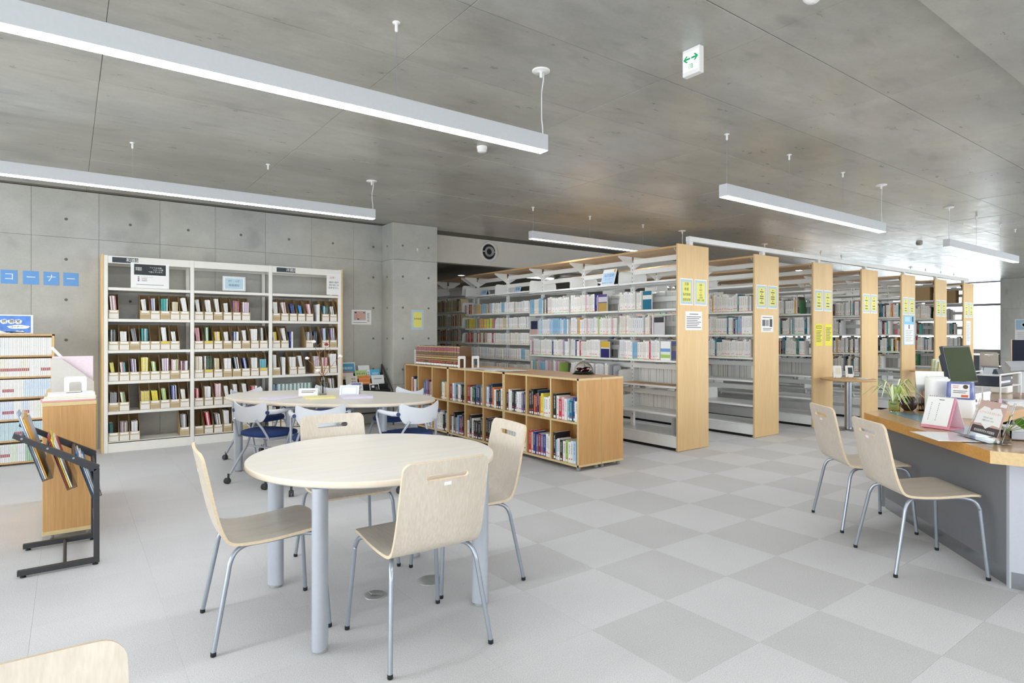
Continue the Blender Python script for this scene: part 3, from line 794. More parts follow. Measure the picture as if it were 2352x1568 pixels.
# ------------------------------------------------------------------ books: cover colour in an attribute, spine print from the spine UV
def book_mat(name, dot=None, tape=False, label=False, glyph=0.5, rough=0.5, bands=None):
    m = bpy.data.materials.new(name); m.use_nodes = True
    nt = m.node_tree; N = nt.nodes; L = nt.links; b = N['Principled BSDF']
    at = N.new('ShaderNodeAttribute'); at.attribute_name = 'cover'
    uv = N.new('ShaderNodeUVMap'); uv.uv_map = 'spine'
    sp = N.new('ShaderNodeSeparateXYZ'); L.new(uv.outputs[0], sp.inputs[0])
    fr = N.new('ShaderNodeMath'); fr.operation = 'FRACT'; L.new(sp.outputs[0], fr.inputs[0])
    U, V = fr.outputs[0], sp.outputs[1]
    def cmp(s_, lo, hi):
        a = N.new('ShaderNodeMath'); a.operation = 'GREATER_THAN'; a.inputs[1].default_value = lo; L.new(s_, a.inputs[0])
        c = N.new('ShaderNodeMath'); c.operation = 'LESS_THAN'; c.inputs[1].default_value = hi; L.new(s_, c.inputs[0])
        return mul(a.outputs[0], c.outputs[0])
    def mul(a, c):
        x = N.new('ShaderNodeMath'); x.operation = 'MULTIPLY'; L.new(a, x.inputs[0])
        if isinstance(c, float): x.inputs[1].default_value = c
        else: L.new(c, x.inputs[1])
        return x.outputs[0]
    def over(base, f, colr):
        x = N.new('ShaderNodeMix'); x.data_type = 'RGBA'; L.new(f, x.inputs[0]); L.new(base, x.inputs[6])
        if isinstance(colr, tuple): x.inputs[7].default_value = (*colr, 1)
        else: L.new(colr, x.inputs[7])
        return x.outputs[2]
    c = at.outputs['Color']
    if bands:
        for lo, hi, hx in bands: c = over(c, cmp(V, lo, hi), srgb(hx))
    if glyph:
        mp = N.new('ShaderNodeMapping'); mp.inputs['Scale'].default_value = (5, 34, 1); L.new(uv.outputs[0], mp.inputs['Vector'])
        no = N.new('ShaderNodeTexNoise'); no.inputs['Scale'].default_value = 1.0; no.inputs['Detail'].default_value = 2; L.new(mp.outputs[0], no.inputs['Vector'])
        g = cmp(no.outputs['Fac'], glyph, 2.0)
        lum = N.new('ShaderNodeRGBToBW'); L.new(at.outputs['Color'], lum.inputs[0])
        dk = cmp(lum.outputs[0], 0.28, 9.0)
        ink = N.new('ShaderNodeMix'); ink.data_type = 'RGBA'; ink.inputs[6].default_value = (0.75, 0.74, 0.7, 1); ink.inputs[7].default_value = (0.10, 0.10, 0.12, 1)
        L.new(dk, ink.inputs[0])
        c = over(c, mul(mul(mul(g, cmp(U, 0.3, 0.7)), cmp(V, 0.40, 0.9)), 0.8), ink.outputs[2])
    if label: c = over(c, mul(cmp(U, 0.12, 0.88), cmp(V, 0.03, 0.13)), (0.9, 0.9, 0.88))
    if dot:
        fl = N.new('ShaderNodeMath'); fl.operation = 'FLOOR'; L.new(sp.outputs[0], fl.inputs[0])
        wn = N.new('ShaderNodeTexWhiteNoise'); wn.noise_dimensions = '1D'; L.new(fl.outputs[0], wn.inputs['W'])
        of = N.new('ShaderNodeMath'); of.operation = 'MULTIPLY_ADD'; of.inputs[1].default_value = 0.05; L.new(wn.outputs['Value'], of.inputs[0]); L.new(V, of.inputs[2])
        c = over(c, mul(mul(cmp(U, 0.2, 0.8), cmp(of.outputs[0], dot + 0.03, dot + 0.075)), cmp(wn.outputs['Value'], 0.22 if label else 0.38, 2.0)), srgb('#e2565c'))
    if tape:
        ck = N.new('ShaderNodeTexNoise'); ck.inputs['Scale'].default_value = 0.05; L.new(uv.outputs[0], ck.inputs['Vector'])
        cr = N.new('ShaderNodeMix'); cr.data_type = 'RGBA'; cr.inputs[6].default_value = (*srgb('#8fe08a'), 1); cr.inputs[7].default_value = (*srgb('#f07a52'), 1)
        L.new(cmp(ck.outputs['Fac'], 0.5, 2), cr.inputs[0])
        c = over(c, cmp(V, 0.0, 0.045), cr.outputs[2])
    L.new(c, b.inputs['Base Color']); b.inputs['Roughness'].default_value = rough
    return m
BK_REF = book_mat('book_reference', dot=0.17, label=True, glyph=0.5)
BK_STK = book_mat('book_lending', dot=0.16, tape=True, glyph=0.5)
BK_PLN = book_mat('book_plain', glyph=0.52)
BK_MAG = book_mat('magazine', glyph=0.55, rough=0.4)
BK_CAS = book_mat('video_case', glyph=0.56, rough=0.35)
PAGE = (0.88, 0.87, 0.83)
class Books:
    """box-shaped volumes; local spine at -x, fore edge at +x, thickness along y"""
    def __init__(s): s.v = []; s.f = []; s.c = []; s.uv = []
    def add(s, T, d, t, h, colr, spine_only=None, r=0.0):
        b = len(s.v); k = rnd.randint(0, 400)
        e = min(0.0016, t * 0.3)
        if r:
            n_ = 6
            arc_ = [(r * (1 - math.cos(a)), t / 2 * math.sin(a) / math.sin(1.25)) for a in [-1.25 + 2.5 * i / n_ for i in range(n_ + 1)]]
            Pr = arc_ + [(d, t / 2), (d, -t / 2)]; m_ = len(Pr)
            for z in (0, h):
                for p in Pr: s.v.append(tuple(T @ Vector((p[0], p[1], z))))
            for i in range(m_):
                j = (i + 1) % m_
                s.f.append((b + j, b + i, b + m_ + i, b + m_ + j))
                for q_, (uu, vv) in enumerate((((i + 1) / n_, 0), (i / n_, 0), (i / n_, 1), ((i + 1) / n_, 1))):
                    s.c.append((*(colr if i < n_ or i == n_ or i == m_ - 1 else PAGE), 1.0)); s.uv.append((k + 0.01 + 0.98 * uu, vv) if i < n_ else (k + 0.01, -1.0))
            for q_ in (tuple(b + m_ + i for i in range(m_)), tuple(b + i for i in reversed(range(m_)))):
                s.f.append(q_)
                for _ in q_: s.c.append((*PAGE, 1.0)); s.uv.append((k + 0.01, -1.0))
            return
        P = [(0, -t / 2 + e, 0), (0, t / 2 - e, 0), (e, t / 2, 0), (d, t / 2, 0), (d, -t / 2, 0), (e, -t / 2, 0)]
        for z in (0, h):
            for p in P: s.v.append(tuple(T @ Vector((p[0], p[1], z))))
        F = [(1, 0, 6, 7), (2, 1, 7, 8), (0, 5, 11, 6), (3, 2, 8, 9), (5, 4, 10, 11), (4, 3, 9, 10), (6, 11, 10, 9, 8, 7), (0, 1, 2, 3, 4, 5)]
        cc = [spine_only or colr, colr, colr, colr, colr, PAGE, PAGE, PAGE]
        for i, f in enumerate(F):
            s.f.append(tuple(b + j for j in f))
            for j, vi in enumerate(f):
                s.c.append((*cc[i], 1.0))
                if i == 0:
                    s.uv.append((k + (1.0 if j in (1, 2) else 0.0) * 0.98 + 0.01, 1.0 if j in (2, 3) else 0.0))
                else: s.uv.append((k + 0.01, -1.0))
    def obj(s, name, m, parent=None, loc=None, rot=None):
        me = bpy.data.meshes.new(name); me.from_pydata(s.v, [], s.f)
        ca = me.color_attributes.new('cover', 'FLOAT_COLOR', 'CORNER'); ca.data.foreach_set('color', [x for c in s.c for x in c])
        ul = me.uv_layers.new(name='spine'); ul.data.foreach_set('uv', [x for c in s.uv for x in c])
        me.materials.append(m); me.update()
        return link(name, me, parent, loc, rot)
WH = ['#f4f3f0', '#eeece6', '#f7f7f6', '#e9e6dd', '#f1efe9', '#e6e8ea']
def pick(seq): return srgb(seq[rnd.randrange(len(seq))])
CNAME = {'#f4f3f0': 'white', '#eeece6': 'white', '#f7f7f6': 'white', '#e9e6dd': 'cream', '#f1efe9': 'white', '#e6e8ea': 'pale grey'}
CNAME.update({'#2d3b52': 'dark blue', '#27408b': 'blue', '#3b6ea8': 'blue', '#8fc0dd': 'light blue', '#26262a': 'black', '#1d2a22': 'dark green', '#3f7a4e': 'green',
              '#a9c96a': 'lime green', '#8b2635': 'maroon', '#c9374a': 'red', '#e5793a': 'orange', '#e9b25a': 'ochre', '#e8d94a': 'yellow', '#7d6b93': 'purple', '#c9a9c9': 'lilac',
              '#e7b8c3': 'pink', '#7f7f80': 'grey', '#b0b3b5': 'grey', '#5a4035': 'brown', '#48b0ae': 'teal', '#1f6f84': 'teal', '#d8c9a0': 'beige'})
REFCOL = ['#f4f3f0', '#eeece6', '#f7f7f6', '#e9e6dd', '#2d3b52', '#27408b', '#3b6ea8', '#26262a', '#1d2a22', '#3f7a4e', '#8b2635', '#c9374a', '#e5793a', '#e9b25a', '#7f7f80', '#b0b3b5', '#7d6b93', '#8fc0dd', '#26262a', '#f1efe9', '#f4f3f0']
STKCOL = WH * 5 + ['#8fc0dd', '#e7b8c3', '#a9c96a', '#c9374a', '#e9b25a', '#1f6f84', '#7d6b93', '#3f7a4e', '#b0b3b5', '#27408b', '#c9a9c9', '#d8c9a0']

# ------------------------------------------------------------------ white magazine shelf against the back wall
YF, YB = 7.95, 8.335
t = thing('magazine_shelf', 'tall white steel magazine shelf with three bays against the concrete wall', 'shelf', (0, 0, 0))
for x in (0.284, 2.972):
    q = MB(); q.box(x, YF - 0.004, 0.0, x + 0.02, YB, 2.185, 0, 0.002); q.obj('end_panel', M_BEECH, t)
POST = [0.304, 1.150, 2.036, 2.932]
for x in POST:
    for y in (YF, YB - 0.04):
        q = MB(); q.box(x, y, 0, x + 0.04, y + 0.035, 2.175, 0, 0.003); q.obj('post', M_CREAM, t)
SHZ = [1.808, 1.46, 1.112, 0.769, 0.435]
for k in range(3):
    xa, xb = POST[k] + 0.04, POST[k + 1]
    q = MB(); q.box(xa, YF + 0.002, 2.09, xb, YF + 0.03, 2.172, 0, 0.003); q.obj('header_rail', M_CREAM, t)
    q = MB(); q.box(xa, YB - 0.035, 2.09, xb, YB - 0.01, 2.172, 0, 0.003); q.obj('header_rail', M_CREAM, t)
    q = MB(); q.box(xa, YF + 0.004, 0.0, xb, YF + 0.02, 0.115, 0, 0.003); q.box(xa, YF + 0.004, 0.10, xb, YB, 0.118, 0, 0.003); q.obj('base', M_CREAM, t)
    for z in SHZ:
        q = MB(); q.box(xa + 0.001, YF + 0.004, z - 0.016, xb - 0.001, YB - 0.006, z + 0.016, 0, 0.003); q.obj('shelf_board', M_CREAM, t)

# cardboard magazine boxes
def box_mesh(stripes):
    q = MB(); w, d, hf, hb, th = 0.096, 0.25, 0.098, 0.285, 0.003
    q.box(-w / 2, 0, 0, w / 2, th, hf, 0)                 # front
    q.box(-w / 2, d - th, 0, w / 2, d, hb, 1)             # back
    q.box(-w / 2, th, 0, w / 2, d - th, th, 1)            # bottom
    for sx in (-1, 1):
        x = sx * w / 2 - (th if sx > 0 else 0)
        q.prism([(x, th, 0), (x, th, hf), (x, d * 0.45, hb - 0.03), (x, d * 0.6, hb), (x, d - th, hb), (x, d - th, 0)][::1], (th, 0, 0), 1)
    return q.mesh('box_body', [M_CARD, M_CARDIN])
BOXM = box_mesh(0)
q = MB(); q.box(-0.043, -0.0008, 0.006, 0.043, 0, 0.058); BOXL = q.mesh('front_label', M_BOXG)
q = MB(); q.box(-0.036, -0.001, 0.072, 0.036, 0, 0.092); BOXT = q.mesh('title_strip', M_PAPER)
q = MB(); q.box(-0.036, -0.001, 0.072, 0.036, 0, 0.092); BOXY = q.mesh('title_strip', flat('#e8d23c'))
q = MB()
for z in (0.012, 0.026, 0.04): q.box(-0.044, -0.0006, z, 0.044, 0, z + 0.005)
BOXS = q.mesh('stripe_print', M_CARDIN)
MAGC = ['#f4f3f0', '#eeece6', '#f7f7f6', '#e6e8ea', '#f1efe9', '#f4f3f0', '#b0b3b5', '#8fc0dd', '#e7b8c3', '#c9a9c9', '#7f7f80', '#e9e6dd', '#7d6b93', '#48b0ae', '#26262a']
BAYS = ['left', 'middle', 'right']
SH = ['second shelf', 'third shelf', 'fourth shelf', 'fifth shelf', 'bottom shelf']
FILL = {  # (bay, row): slot -> content (None empty, or colour list)
    (0, 0): {0: ['#f4f3f0', '#c98f95'], 3: 0, 4: ['#c9a9c9', '#8fc0dd', '#7d6b93'], 5: ['#48b0ae'], 6: ['#d8c9a0', '#eeece6'], 7: ['#f4f3f0']},
    (0, 1): {0: ['#26262a', '#7f7f80'], 1: 0, 2: ['#7f7f80'], 3: ['#48b0ae', '#2d3b52', '#f4f3f0'], 4: None, 5: 0, 6: 0},
    (0, 2): {0: ['#e8d94a'], 1: ['#48b0ae', '#c98f95'], 2: ['#7d6b93', '#f4f3f0'], 3: ['#e8d94a', '#f4f3f0'], 4: ['#a9c96a', '#f4f3f0'], 5: ['#f4f3f0', '#c9a9c9'], 6: ['#e7b8c3', '#a9c96a'], 7: ['#f4f3f0', '#8b2635', '#7d6b93']},
    (0, 3): {0: ['#7f7f80', '#b0b3b5'], 1: ['#7f7f80', '#a9c96a'], 3: ['#d8c9a0', '#e8d94a'], 4: ['#e8d94a'], 5: ['#a9c96a', '#8fc0dd'], 6: ['#27408b', '#f4f3f0'], 7: 0},
    (0, 4): {0: ['#1f6f84', '#3f7a4e'], 1: ['#7d6b93', '#d8c9a0'], 2: 0, 7: ['#7f7f80', '#b0b3b5', '#8fc0dd']},
    (1, 0): {0: 0, 1: ['#48b0ae', '#f4f3f0'], 2: 0, 3: 0, 4: ['#7d6b93', '#c9374a', '#a9c96a'], 5: ['#f4f3f0', '#c9a9c9']},
    (1, 1): {0: ['#e7b8c3', '#c98f95'], 1: ['#3f7a4e', '#f4f3f0'], 2: ['#e8d94a', '#e7b8c3', '#f4f3f0'], 3: 0, 4: ['#27408b', '#f4f3f0'], 5: 0, 6: 0, 7: ['#7f7f80', '#f4f3f0']},
    (1, 2): {0: ['#d8c9a0', '#f4f3f0'], 1: ['#1d2a22', '#1d2a22', '#3f7a4e'], 2: ['#d8c9a0'], 3: 0, 4: ['#2d3b52', '#7f7f80'], 5: ['#27408b', '#f4f3f0'], 6: 0, 7: ['#8fc0dd', '#48b0ae']},
    (1, 3): {0: ['#c9374a', '#f4f3f0'], 1: 0, 2: ['#e7b8c3', '#f4f3f0'], 3: 0, 4: 0, 5: 0, 6: ['#c9374a', '#f4f3f0']},
    (1, 4): {0: None, 1: ['#c9374a', '#f4f3f0'], 2: ['#7f7f80', '#f4f3f0'], 3: 0, 4: 0, 5: 0},
    (2, 0): {0: 0, 1: ['#f4f3f0', '#c98f95'], 2: ['#27408b', '#2d3b52'], 3: ['#2f86c9'], 4: ['#c98f95', '#f4f3f0'], 6: ['#1f6f84', '#3f7a4e'], 7: ['#f4f3f0', '#7f7f80']},
    (2, 1): {0: ['#e8d94a', '#e8d23c'], 1: ['#f4f3f0', '#b0b3b5'], 4: ['#7f7f80', '#2d3b52'], 6: ['#7d6b93', '#e9b25a', '#8fc0dd'], 7: ['#7d6b93', '#f4f3f0']},
    (2, 2): {0: 0, 2: 0, 3: 0, 5: ['#e6e8ea', '#c9a9c9'], 6: ['#e6e8ea', '#c9374a', '#c9a9c9'], 7: 0},
    (2, 3): {6: ['#7f7f80', '#26262a'], 7: ['#f4f3f0', '#26262a']},
    (2, 4): {0: 0, 1: 0, 2: 0},
}
CNAME.update({'#c98f95': 'rose', '#2f86c9': 'bright blue', '#e8d23c': 'yellow'})
nmag = 0
for (bay, row), slots in FILL.items():
    xa, xb = POST[bay] + 0.042, POST[bay + 1] - 0.002
    pitch = (xb - xa) / 8.05
    z = (SHZ[row + 1] + 0.0165) if row < 4 else 0.1185
    ordn = 0
    for sl in sorted(slots):
        x = xa + pitch * (sl + 0.5) + 0.001
        bx = thing('magazine_box', '%s cardboard magazine box on the %s of the %s magazine bay' % (ORD[ordn], SH[row], BAYS[bay]), 'box', (x, YF + 0.024, z), 0, 'cardboard magazine boxes')
        link('box_body', BOXM, bx)
        if rnd.random() < 0.25: link('stripe_print', BOXS, bx)
        else: link('front_label', BOXL, bx)
        link('title_strip', BOXY if (bay, row, sl) in ((0, 1, 5), (1, 1, 1), (1, 2, 1), (1, 2, 7)) else BOXT, bx)
        cols = slots[sl]
        if cols is not None:
            if cols == 0: cols = ['#f4f3f0', '#eeece6', '#e6e8ea', '#f7f7f6']
            full = rnd.random()
            n = 3 + int(full * 3.2)
            hgt = rnd.choice((0.205, 0.225, 0.24, 0.255))
            lean = 0 if n >= 5 else rnd.uniform(0.02, 0.16)
            base = (z + 0.0035)
            tt = [rnd.uniform(0.009, 0.0155) for _ in range(n)]
            lean = min(lean, max(0.0, (0.085 - sum(tt) - 0.0015 * n) / hgt))
            run = -0.043 + (0.004 if lean else (0.086 - sum(tt)) / 2 * rnd.random())
            for i in range(n):
                c = cols[i % len(cols)] if rnd.random() < 0.85 else '#f4f3f0'
                h = hgt * rnd.uniform(0.97, 1.0)
                bk = Books(); 
                T = Matrix.Rotation(PI / 2, 4, 'Z')         # spine to -y, thickness along x
                bk.add(T, 0.17, tt[i], h, srgb(c))
                cx = x + run + tt[i] / 2 + (0.001 if not lean else 0)
                o = bk.obj('magazine', BK_MAG, None, (cx, YF + 0.034 + rnd.uniform(0, 0.012), base + (0 if not lean else 0.0016)), (0, -lean, 0) if lean else (0, 0, 0))
                if lean: o.location.x += h * math.sin(lean)
                tag(o, '%s magazine, %s in %s box, %s, %s magazine bay' % (CNAME.get(c, 'white'), ORD[i], ORD[ordn], SH[row], BAYS[bay]), 'magazine', 'magazines in the cardboard boxes')
                run += tt[i] + 0.0012
                nmag += 1
        ordn += 1
# loose volumes standing between the boxes in the right bay
loose = [(2, 0, 5.35, ['#e6e8ea', '#eeece6'], 0.225), (2, 1, 2.05, ['#27408b', '#f4f3f0'], 0.21), (2, 2, 1.15, ['#e6e8ea', '#f4f3f0'], 0.225), (2, 1, 5.0, ['#2d3b52', '#2d3b52'], 0.215),
         (2, 3, 0.1, ['#8fb0c9', '#2d3b52', '#8fb0c9'] + ['#dfe6e4', '#5f8f8a'] * 9, 0.215)]
CNAME.update({'#8fb0c9': 'pale blue', '#dfe6e4': 'white', '#5f8f8a': 'green-grey'})
LN = ['upright on the second shelf', 'upright on the third shelf', 'upright on the fourth shelf', 'dark, on the third shelf', 'in the long loose row']
for n_, (bay, row, sl, cols, h) in enumerate(loose):
    xa, xb = POST[bay] + 0.042, POST[bay + 1] - 0.002; pitch = (xb - xa) / 8.05
    x = xa + pitch * sl + 0.004; z = SHZ[row + 1] + 0.0165
    for i, c in enumerate(cols):
        tt = rnd.uniform(0.018, 0.026) if n_ == 4 else 0.02
        bk = Books(); bk.add(Matrix.Rotation(PI / 2, 4, 'Z'), 0.19, tt, h * rnd.uniform(0.98, 1.02), srgb(c))
        o = bk.obj('magazine', BK_MAG, None, (x + tt / 2, YF + 0.03, z)); x += tt + 0.001
        tag(o, '%s volume, %s %s of the right magazine bay' % (CNAME.get(c, 'white'), ORD[i], LN[n_]), 'magazine', 'loose volumes in the right magazine bay')

# signs on the magazine shelf
sign('name_plate', 'black plate lettered for Japanese magazines on the left bay header', 'sign', 0.245, 0.058, flat('#22303a', 0.35), (0.505, YF - 0.0005, 2.128), FACE_S,
     [('t', '和雑誌', 0.075, 0, 0.046, M_PAPER)])
sign('name_plate', 'black plate lettered for western magazines on the right bay header', 'sign', 0.235, 0.056, flat('#22303a', 0.35), (2.245, YF - 0.0005, 2.128), FACE_S,
     [('t', '洋雑誌', 0.066, 0, 0.046, M_PAPER)])
DKP = flat('#2b3034', 0.5)
sign('notice_poster', 'white poster with a black lettered block and three coloured dots in the left bay', 'poster', 0.375, 0.285, M_PAPER, (0.742, YF - 0.0015, 1.968), FACE_S,
     [('r', 0.0, 0.067, 0.31, 0.12, DKP), ('t', '和雑誌', -0.112, 0.082, 0.021, M_PAPER), ('t', '洋雑誌', -0.112, 0.062, 0.021, M_PAPER),
      ('t', 'アイウエオ順、', 0.062, 0.09, 0.020, M_PAPER), ('t', 'ＡＢＣＤ順', 0.078, 0.067, 0.020, M_PAPER), ('t', 'で並んでいます。', 0.06, 0.043, 0.020, M_PAPER),
      ('d', -0.113, -0.018, 0.0085, flat('#5aa789')), ('d', -0.113, -0.038, 0.0085, flat('#c9566c')), ('d', -0.113, -0.058, 0.0085, flat('#3d5fb8')),
      ('t', 'リハビリテーション', -0.028, -0.018, 0.0135, M_INKG), ('t', '医学雑誌', -0.055, -0.038, 0.0135, M_INKG), ('t', '看護雑誌', -0.055, -0.058, 0.0135, M_INKG),
      ('l', 0.0, -0.102, 0.27, 0.012, 1)])
LB = flat('#b9d5e3')
t = thing('acrylic_sign', 'pale blue sign in a clear acrylic stand on the middle bay top shelf', 'sign', (1.635, YF + 0.05, 1.8245))
q = MB(); q.box(-0.145, -0.004, 0.0, 0.145, -0.001, 0.215, 0, 0.001); q.box(-0.145, -0.001, 0, 0.145, 0.06, 0.003); q.obj('acrylic_stand', M_ACRYL, t)
sign('sign_sheet', None, None, 0.26, 0.175, M_PAPER, (0, -0.0045, 0.102), FACE_S, [('r', 0, 0, 0.245, 0.16, flat('#a9b8d0')), ('r', 0, 0, 0.237, 0.152, M_PAPER, 0.0010), ('r', 0, 0, 0.205, 0.13, LB, 0.0014), ('t', 'PT・OT', 0, 0.027, 0.036, M_INKG, 0.0022), ('t', '関連雑誌', 0, -0.022, 0.031, M_INKG, 0.0022)], root=t)
sign('notice_poster', 'white caution notice hung on the right edge of the magazine shelf', 'poster', 0.2, 0.285, M_PAPER, (2.868, YF - 0.0065, 1.975), FACE_S,
     [('t', '注意！', -0.01, 0.085, 0.035, flat('#c77f86')), ('t', '雑誌の館外', 0, 0.025, 0.027, M_INK), ('t', '持ち出しは', 0, -0.012, 0.027, M_INK), ('t', '出来ません。', 0.005, -0.049, 0.026, M_INK)])
# wall posters
PK = flat('#d6aeA2'.lower())
sign('floor_map', 'pink floor plan poster on the concrete wall beside the column', 'poster', 0.298, 0.212, M_PAPER, (3.422, Y1 - 0.0026, 1.552), FACE_S,
     [('r', -0.025, 0.022, 0.185, 0.135, flat('#c3c8cc')), ('r', -0.025, 0.024, 0.165, 0.115, PK, 0.001), ('r', -0.09, 0.066, 0.03, 0.02, flat('#5c4c48'), 0.0014), ('r', 0.04, 0.066, 0.03, 0.018, flat('#8a7570'), 0.0014), ('r', -0.05, -0.028, 0.03, 0.018, flat('#5c4c48'), 0.0014), ('r', -0.07, 0.015, 0.006, 0.05, flat('#9a8580'), 0.0014),
      ('l', -0.02, -0.077, 0.2, 0.012, 1, M_INK), ('l', 0.105, 0.06, 0.04, 0.012, 8), ('r', 0.105, -0.05, 0.03, 0.03, flat('#d9b27a'))])
YEL, PBL = flat('#e6df7a'), flat('#b5ccd6')
sign('shelf_sign', 'yellow and pale blue reference book sign on the concrete column', 'sign', 0.205, 0.292, PBL, (4.131, 7.9674, 1.517), FACE_S,
     [('r', 0, 0.0, 0.135, 0.222, YEL), ('t', '参考図書', 0, 0.012, 0.03, M_INK)])
# four blue letter cards on the wall
BLU = flat('#6fa4e0')
for ch, x, lab in (('コ', -0.516, 'blue letter card with an open square kana, first of the wall row'), ('ー', -0.333, 'blue letter card with a long dash, second of the wall row'),
                   ('ナ', -0.158, 'blue letter card with a crossed kana, third of the wall row'), ('ー', 0.016, 'blue letter card with a long dash, last of the wall row')):
    o = sign('letter_card', lab, 'card', 0.136, 0.146, BLU, (x, Y1 - 0.0026, 1.918), FACE_S, [('t', ch, 0, 0, 0.092, M_PAPER)], 'blue letter cards on the wall')
t = thing('wall_hook', 'small white plastic hook stuck on the concrete column', 'hook', (4.13, 7.9695, 2.55))
q = MB(); q.box(-0.011, -0.004, -0.018, 0.011, 0, 0.018, 0, 0.003); q.obj('base', M_WHITEP, t)
q = MB(); q.tube([(0, -0.004, 0.0), (0, -0.012, -0.012), (0, -0.014, -0.022), (0, -0.006, -0.026)], 0.003, 8); q.obj('prong', M_WHITEP, t)

# ------------------------------------------------------------------ audiovisual shelf on the left
AX0, AX1, AYF, AYB = -0.64, -0.121, 7.75, 8.02
t = thing('video_shelf', 'low wooden shelf packed with white video cases, at the left edge', 'shelf', (0, 0, 0))
for x in (AX0, AX1 - 0.02):
    q = MB(); q.box(x, AYF, 0.02, x + 0.02, AYB, 1.308, 0, 0.002); q.obj('side_panel', M_BEECH, t)
q = MB(); q.box(AX0, AYF, 1.289, AX1, AYB, 1.309, 0, 0.002); q.obj('top_board', M_BEECHX, t)
q = MB(); q.box(AX0 + 0.02, AYB - 0.012, 0.03, AX1 - 0.02, AYB, 1.289); q.obj('back_panel', M_BEECH, t)
AZ = [1.089, 0.878, 0.672, 0.455, 0.245, 0.03]
for z in AZ:
    q = MB(); q.box(AX0 + 0.02, AYF + 0.002, z - 0.011, AX1 - 0.02, AYB - 0.013, z + 0.005, 0, 0.002); q.obj('shelf_board', M_BEECHX, t)
for x in (AX0 + 0.08, AX1 - 0.08):
    q = MB(); q.cyl((x, AYF + 0.06, 0), (x, AYF + 0.06, 0.022), 0.02, n=12); q.cyl((x, AYB - 0.05, 0), (x, AYB - 0.05, 0.022), 0.02, n=12); q.obj('foot', M_BLACK, t)
CASE_B = [('#b4414b', 0.33, 0.5)]
BK_CASR = book_mat('video_case_red_band', glyph=0.56, rough=0.35, bands=[(0.3, 0.47, '#a8404a')])
AVN = ['top row', 'second row', 'third row', 'fourth row', 'fifth row', 'bottom row']
for r_, z in enumerate(AZ):
    x = AX1 - 0.021; i = 0
    tone = [['#f4f3f0', '#eef3f2'], ['#f4f3f0', '#f3f0e4'], ['#f4f3f0', '#f3d9e0', '#d9e6f4', '#f4e6ea'], ['#eef1e4', '#dfe6f4', '#f4f3f0'], ['#c9dfe6', '#e6c3cb', '#f4f3f0', '#dfeee0'], ['#dfe9dc', '#e6e8ea', '#a9c9b0']][r_]
    CNAME.update({c: 'pale' for c in tone})
    hs = 0.178
    runk, c, red = 0, tone[0], False
    while x > -0.60:
        if runk == 0:
            runk = rnd.randint(4, 9); c = rnd.choice(tone); red = rnd.random() < 0.28
        w_ = 0.0150
        bk = Books(); bk.add(Matrix.Rotation(PI / 2, 4, 'Z'), 0.12, w_ - 0.0017, hs, srgb(c))
        o = bk.obj('video_case', BK_CASR if red else BK_CAS, None, (x - w_ / 2, AYF + 0.014, z + 0.0055))
        tag(o, '%svideo case, %s from the right in the %s of the video shelf' % ('red-banded ' if red else 'pale ', ORD[i], AVN[r_]), 'video case', 'video cases on the left shelf')
        x -= w_; i += 1; runk -= 1
SKY = mat('sky_print', '#5f8fe0', 0.5, nz=0.25, nscale=14)
sign('corner_sign', 'blue sky sign with white clouds, standing on the video shelf', 'sign', 0.30, 0.192, M_PAPER, (-0.446, 7.85, 1.4065), FACE_S,
     [('r', -0.003, 0.002, 0.27, 0.165, SKY)] + [('p', [(cx + 0.030 * math.cos(a) * (1 + 0.08 * math.sin(5 * a)), 0.028 + 0.024 * math.sin(a) * (1 + 0.08 * math.sin(6 * a))) for a in [k * PI / 12 for k in range(24)]], M_PAPER) for cx in (-0.078, -0.02, 0.032)] +
     [('p', [(0.035 + 0.088 * math.cos(a) * (1 + 0.06 * math.sin(7 * a)), -0.026 + 0.02 * math.sin(a) * (1 + 0.1 * math.sin(5 * a))) for a in [k * PI / 14 for k in range(28)]], M_PAPER),
      ('t', '視', -0.078, 0.028, 0.036, M_INK, 0.0024), ('t', '聴', -0.02, 0.028, 0.036, M_INK, 0.0024), ('t', '覚', 0.032, 0.028, 0.036, M_INK, 0.0024), ('t', 'コーナー', 0.02, -0.026, 0.026, M_INK, 0.0024),
      ('p', [(-0.135 + 0.27 * k / 12, -0.08 + 0.012 * (k % 2) + 0.01 * math.sin(k)) for k in range(13)] + [(0.135, -0.0805), (-0.135, -0.0805)], M_PAPER)], t=0.006)

# ------------------------------------------------------------------ wooden mobile cabinet on the left with its load
t = thing('mobile_cabinet', 'narrow wooden cabinet on casters, seen end-on at the left', 'cabinet', (0, 0, 0))
q = MB(); q.box(-0.136, 4.80, 0.045, 0.143, 4.82, 0.85, 0, 0.002); q.obj('end_panel', M_OAK, t)
q = MB(); q.box(-0.136, 5.98, 0.045, 0.143, 6.0, 0.85, 0, 0.002); q.obj('end_panel', M_OAK, t)
q = MB(); q.box(-0.138, 4.797, 0.85, 0.146, 6.003, 0.876, 0, 0.002); q.obj('top_board', M_EDGE, t)
q = MB(); q.box(-0.138, 4.797, 0.036, 0.146, 6.003, 0.062, 0, 0.002); q.obj('bottom_board', M_EDGE, t)
q = MB(); q.box(-0.132, 4.82, 0.062, 0.0, 5.98, 0.85); q.obj('back_panel', M_OAK, t)
for x in (-0.09, 0.1):
    for y in (4.85, 5.95):
        q = MB(); q.lathe([(0.012, -0.012), (0.0175, -0.01), (0.018, 0.01), (0.012, 0.012)], n=16, T=Matrix.Translation((x, y, 0.018)) @ Matrix.Rotation(PI / 2, 4, 'Y')); q.obj('caster', M_CASTER, t)
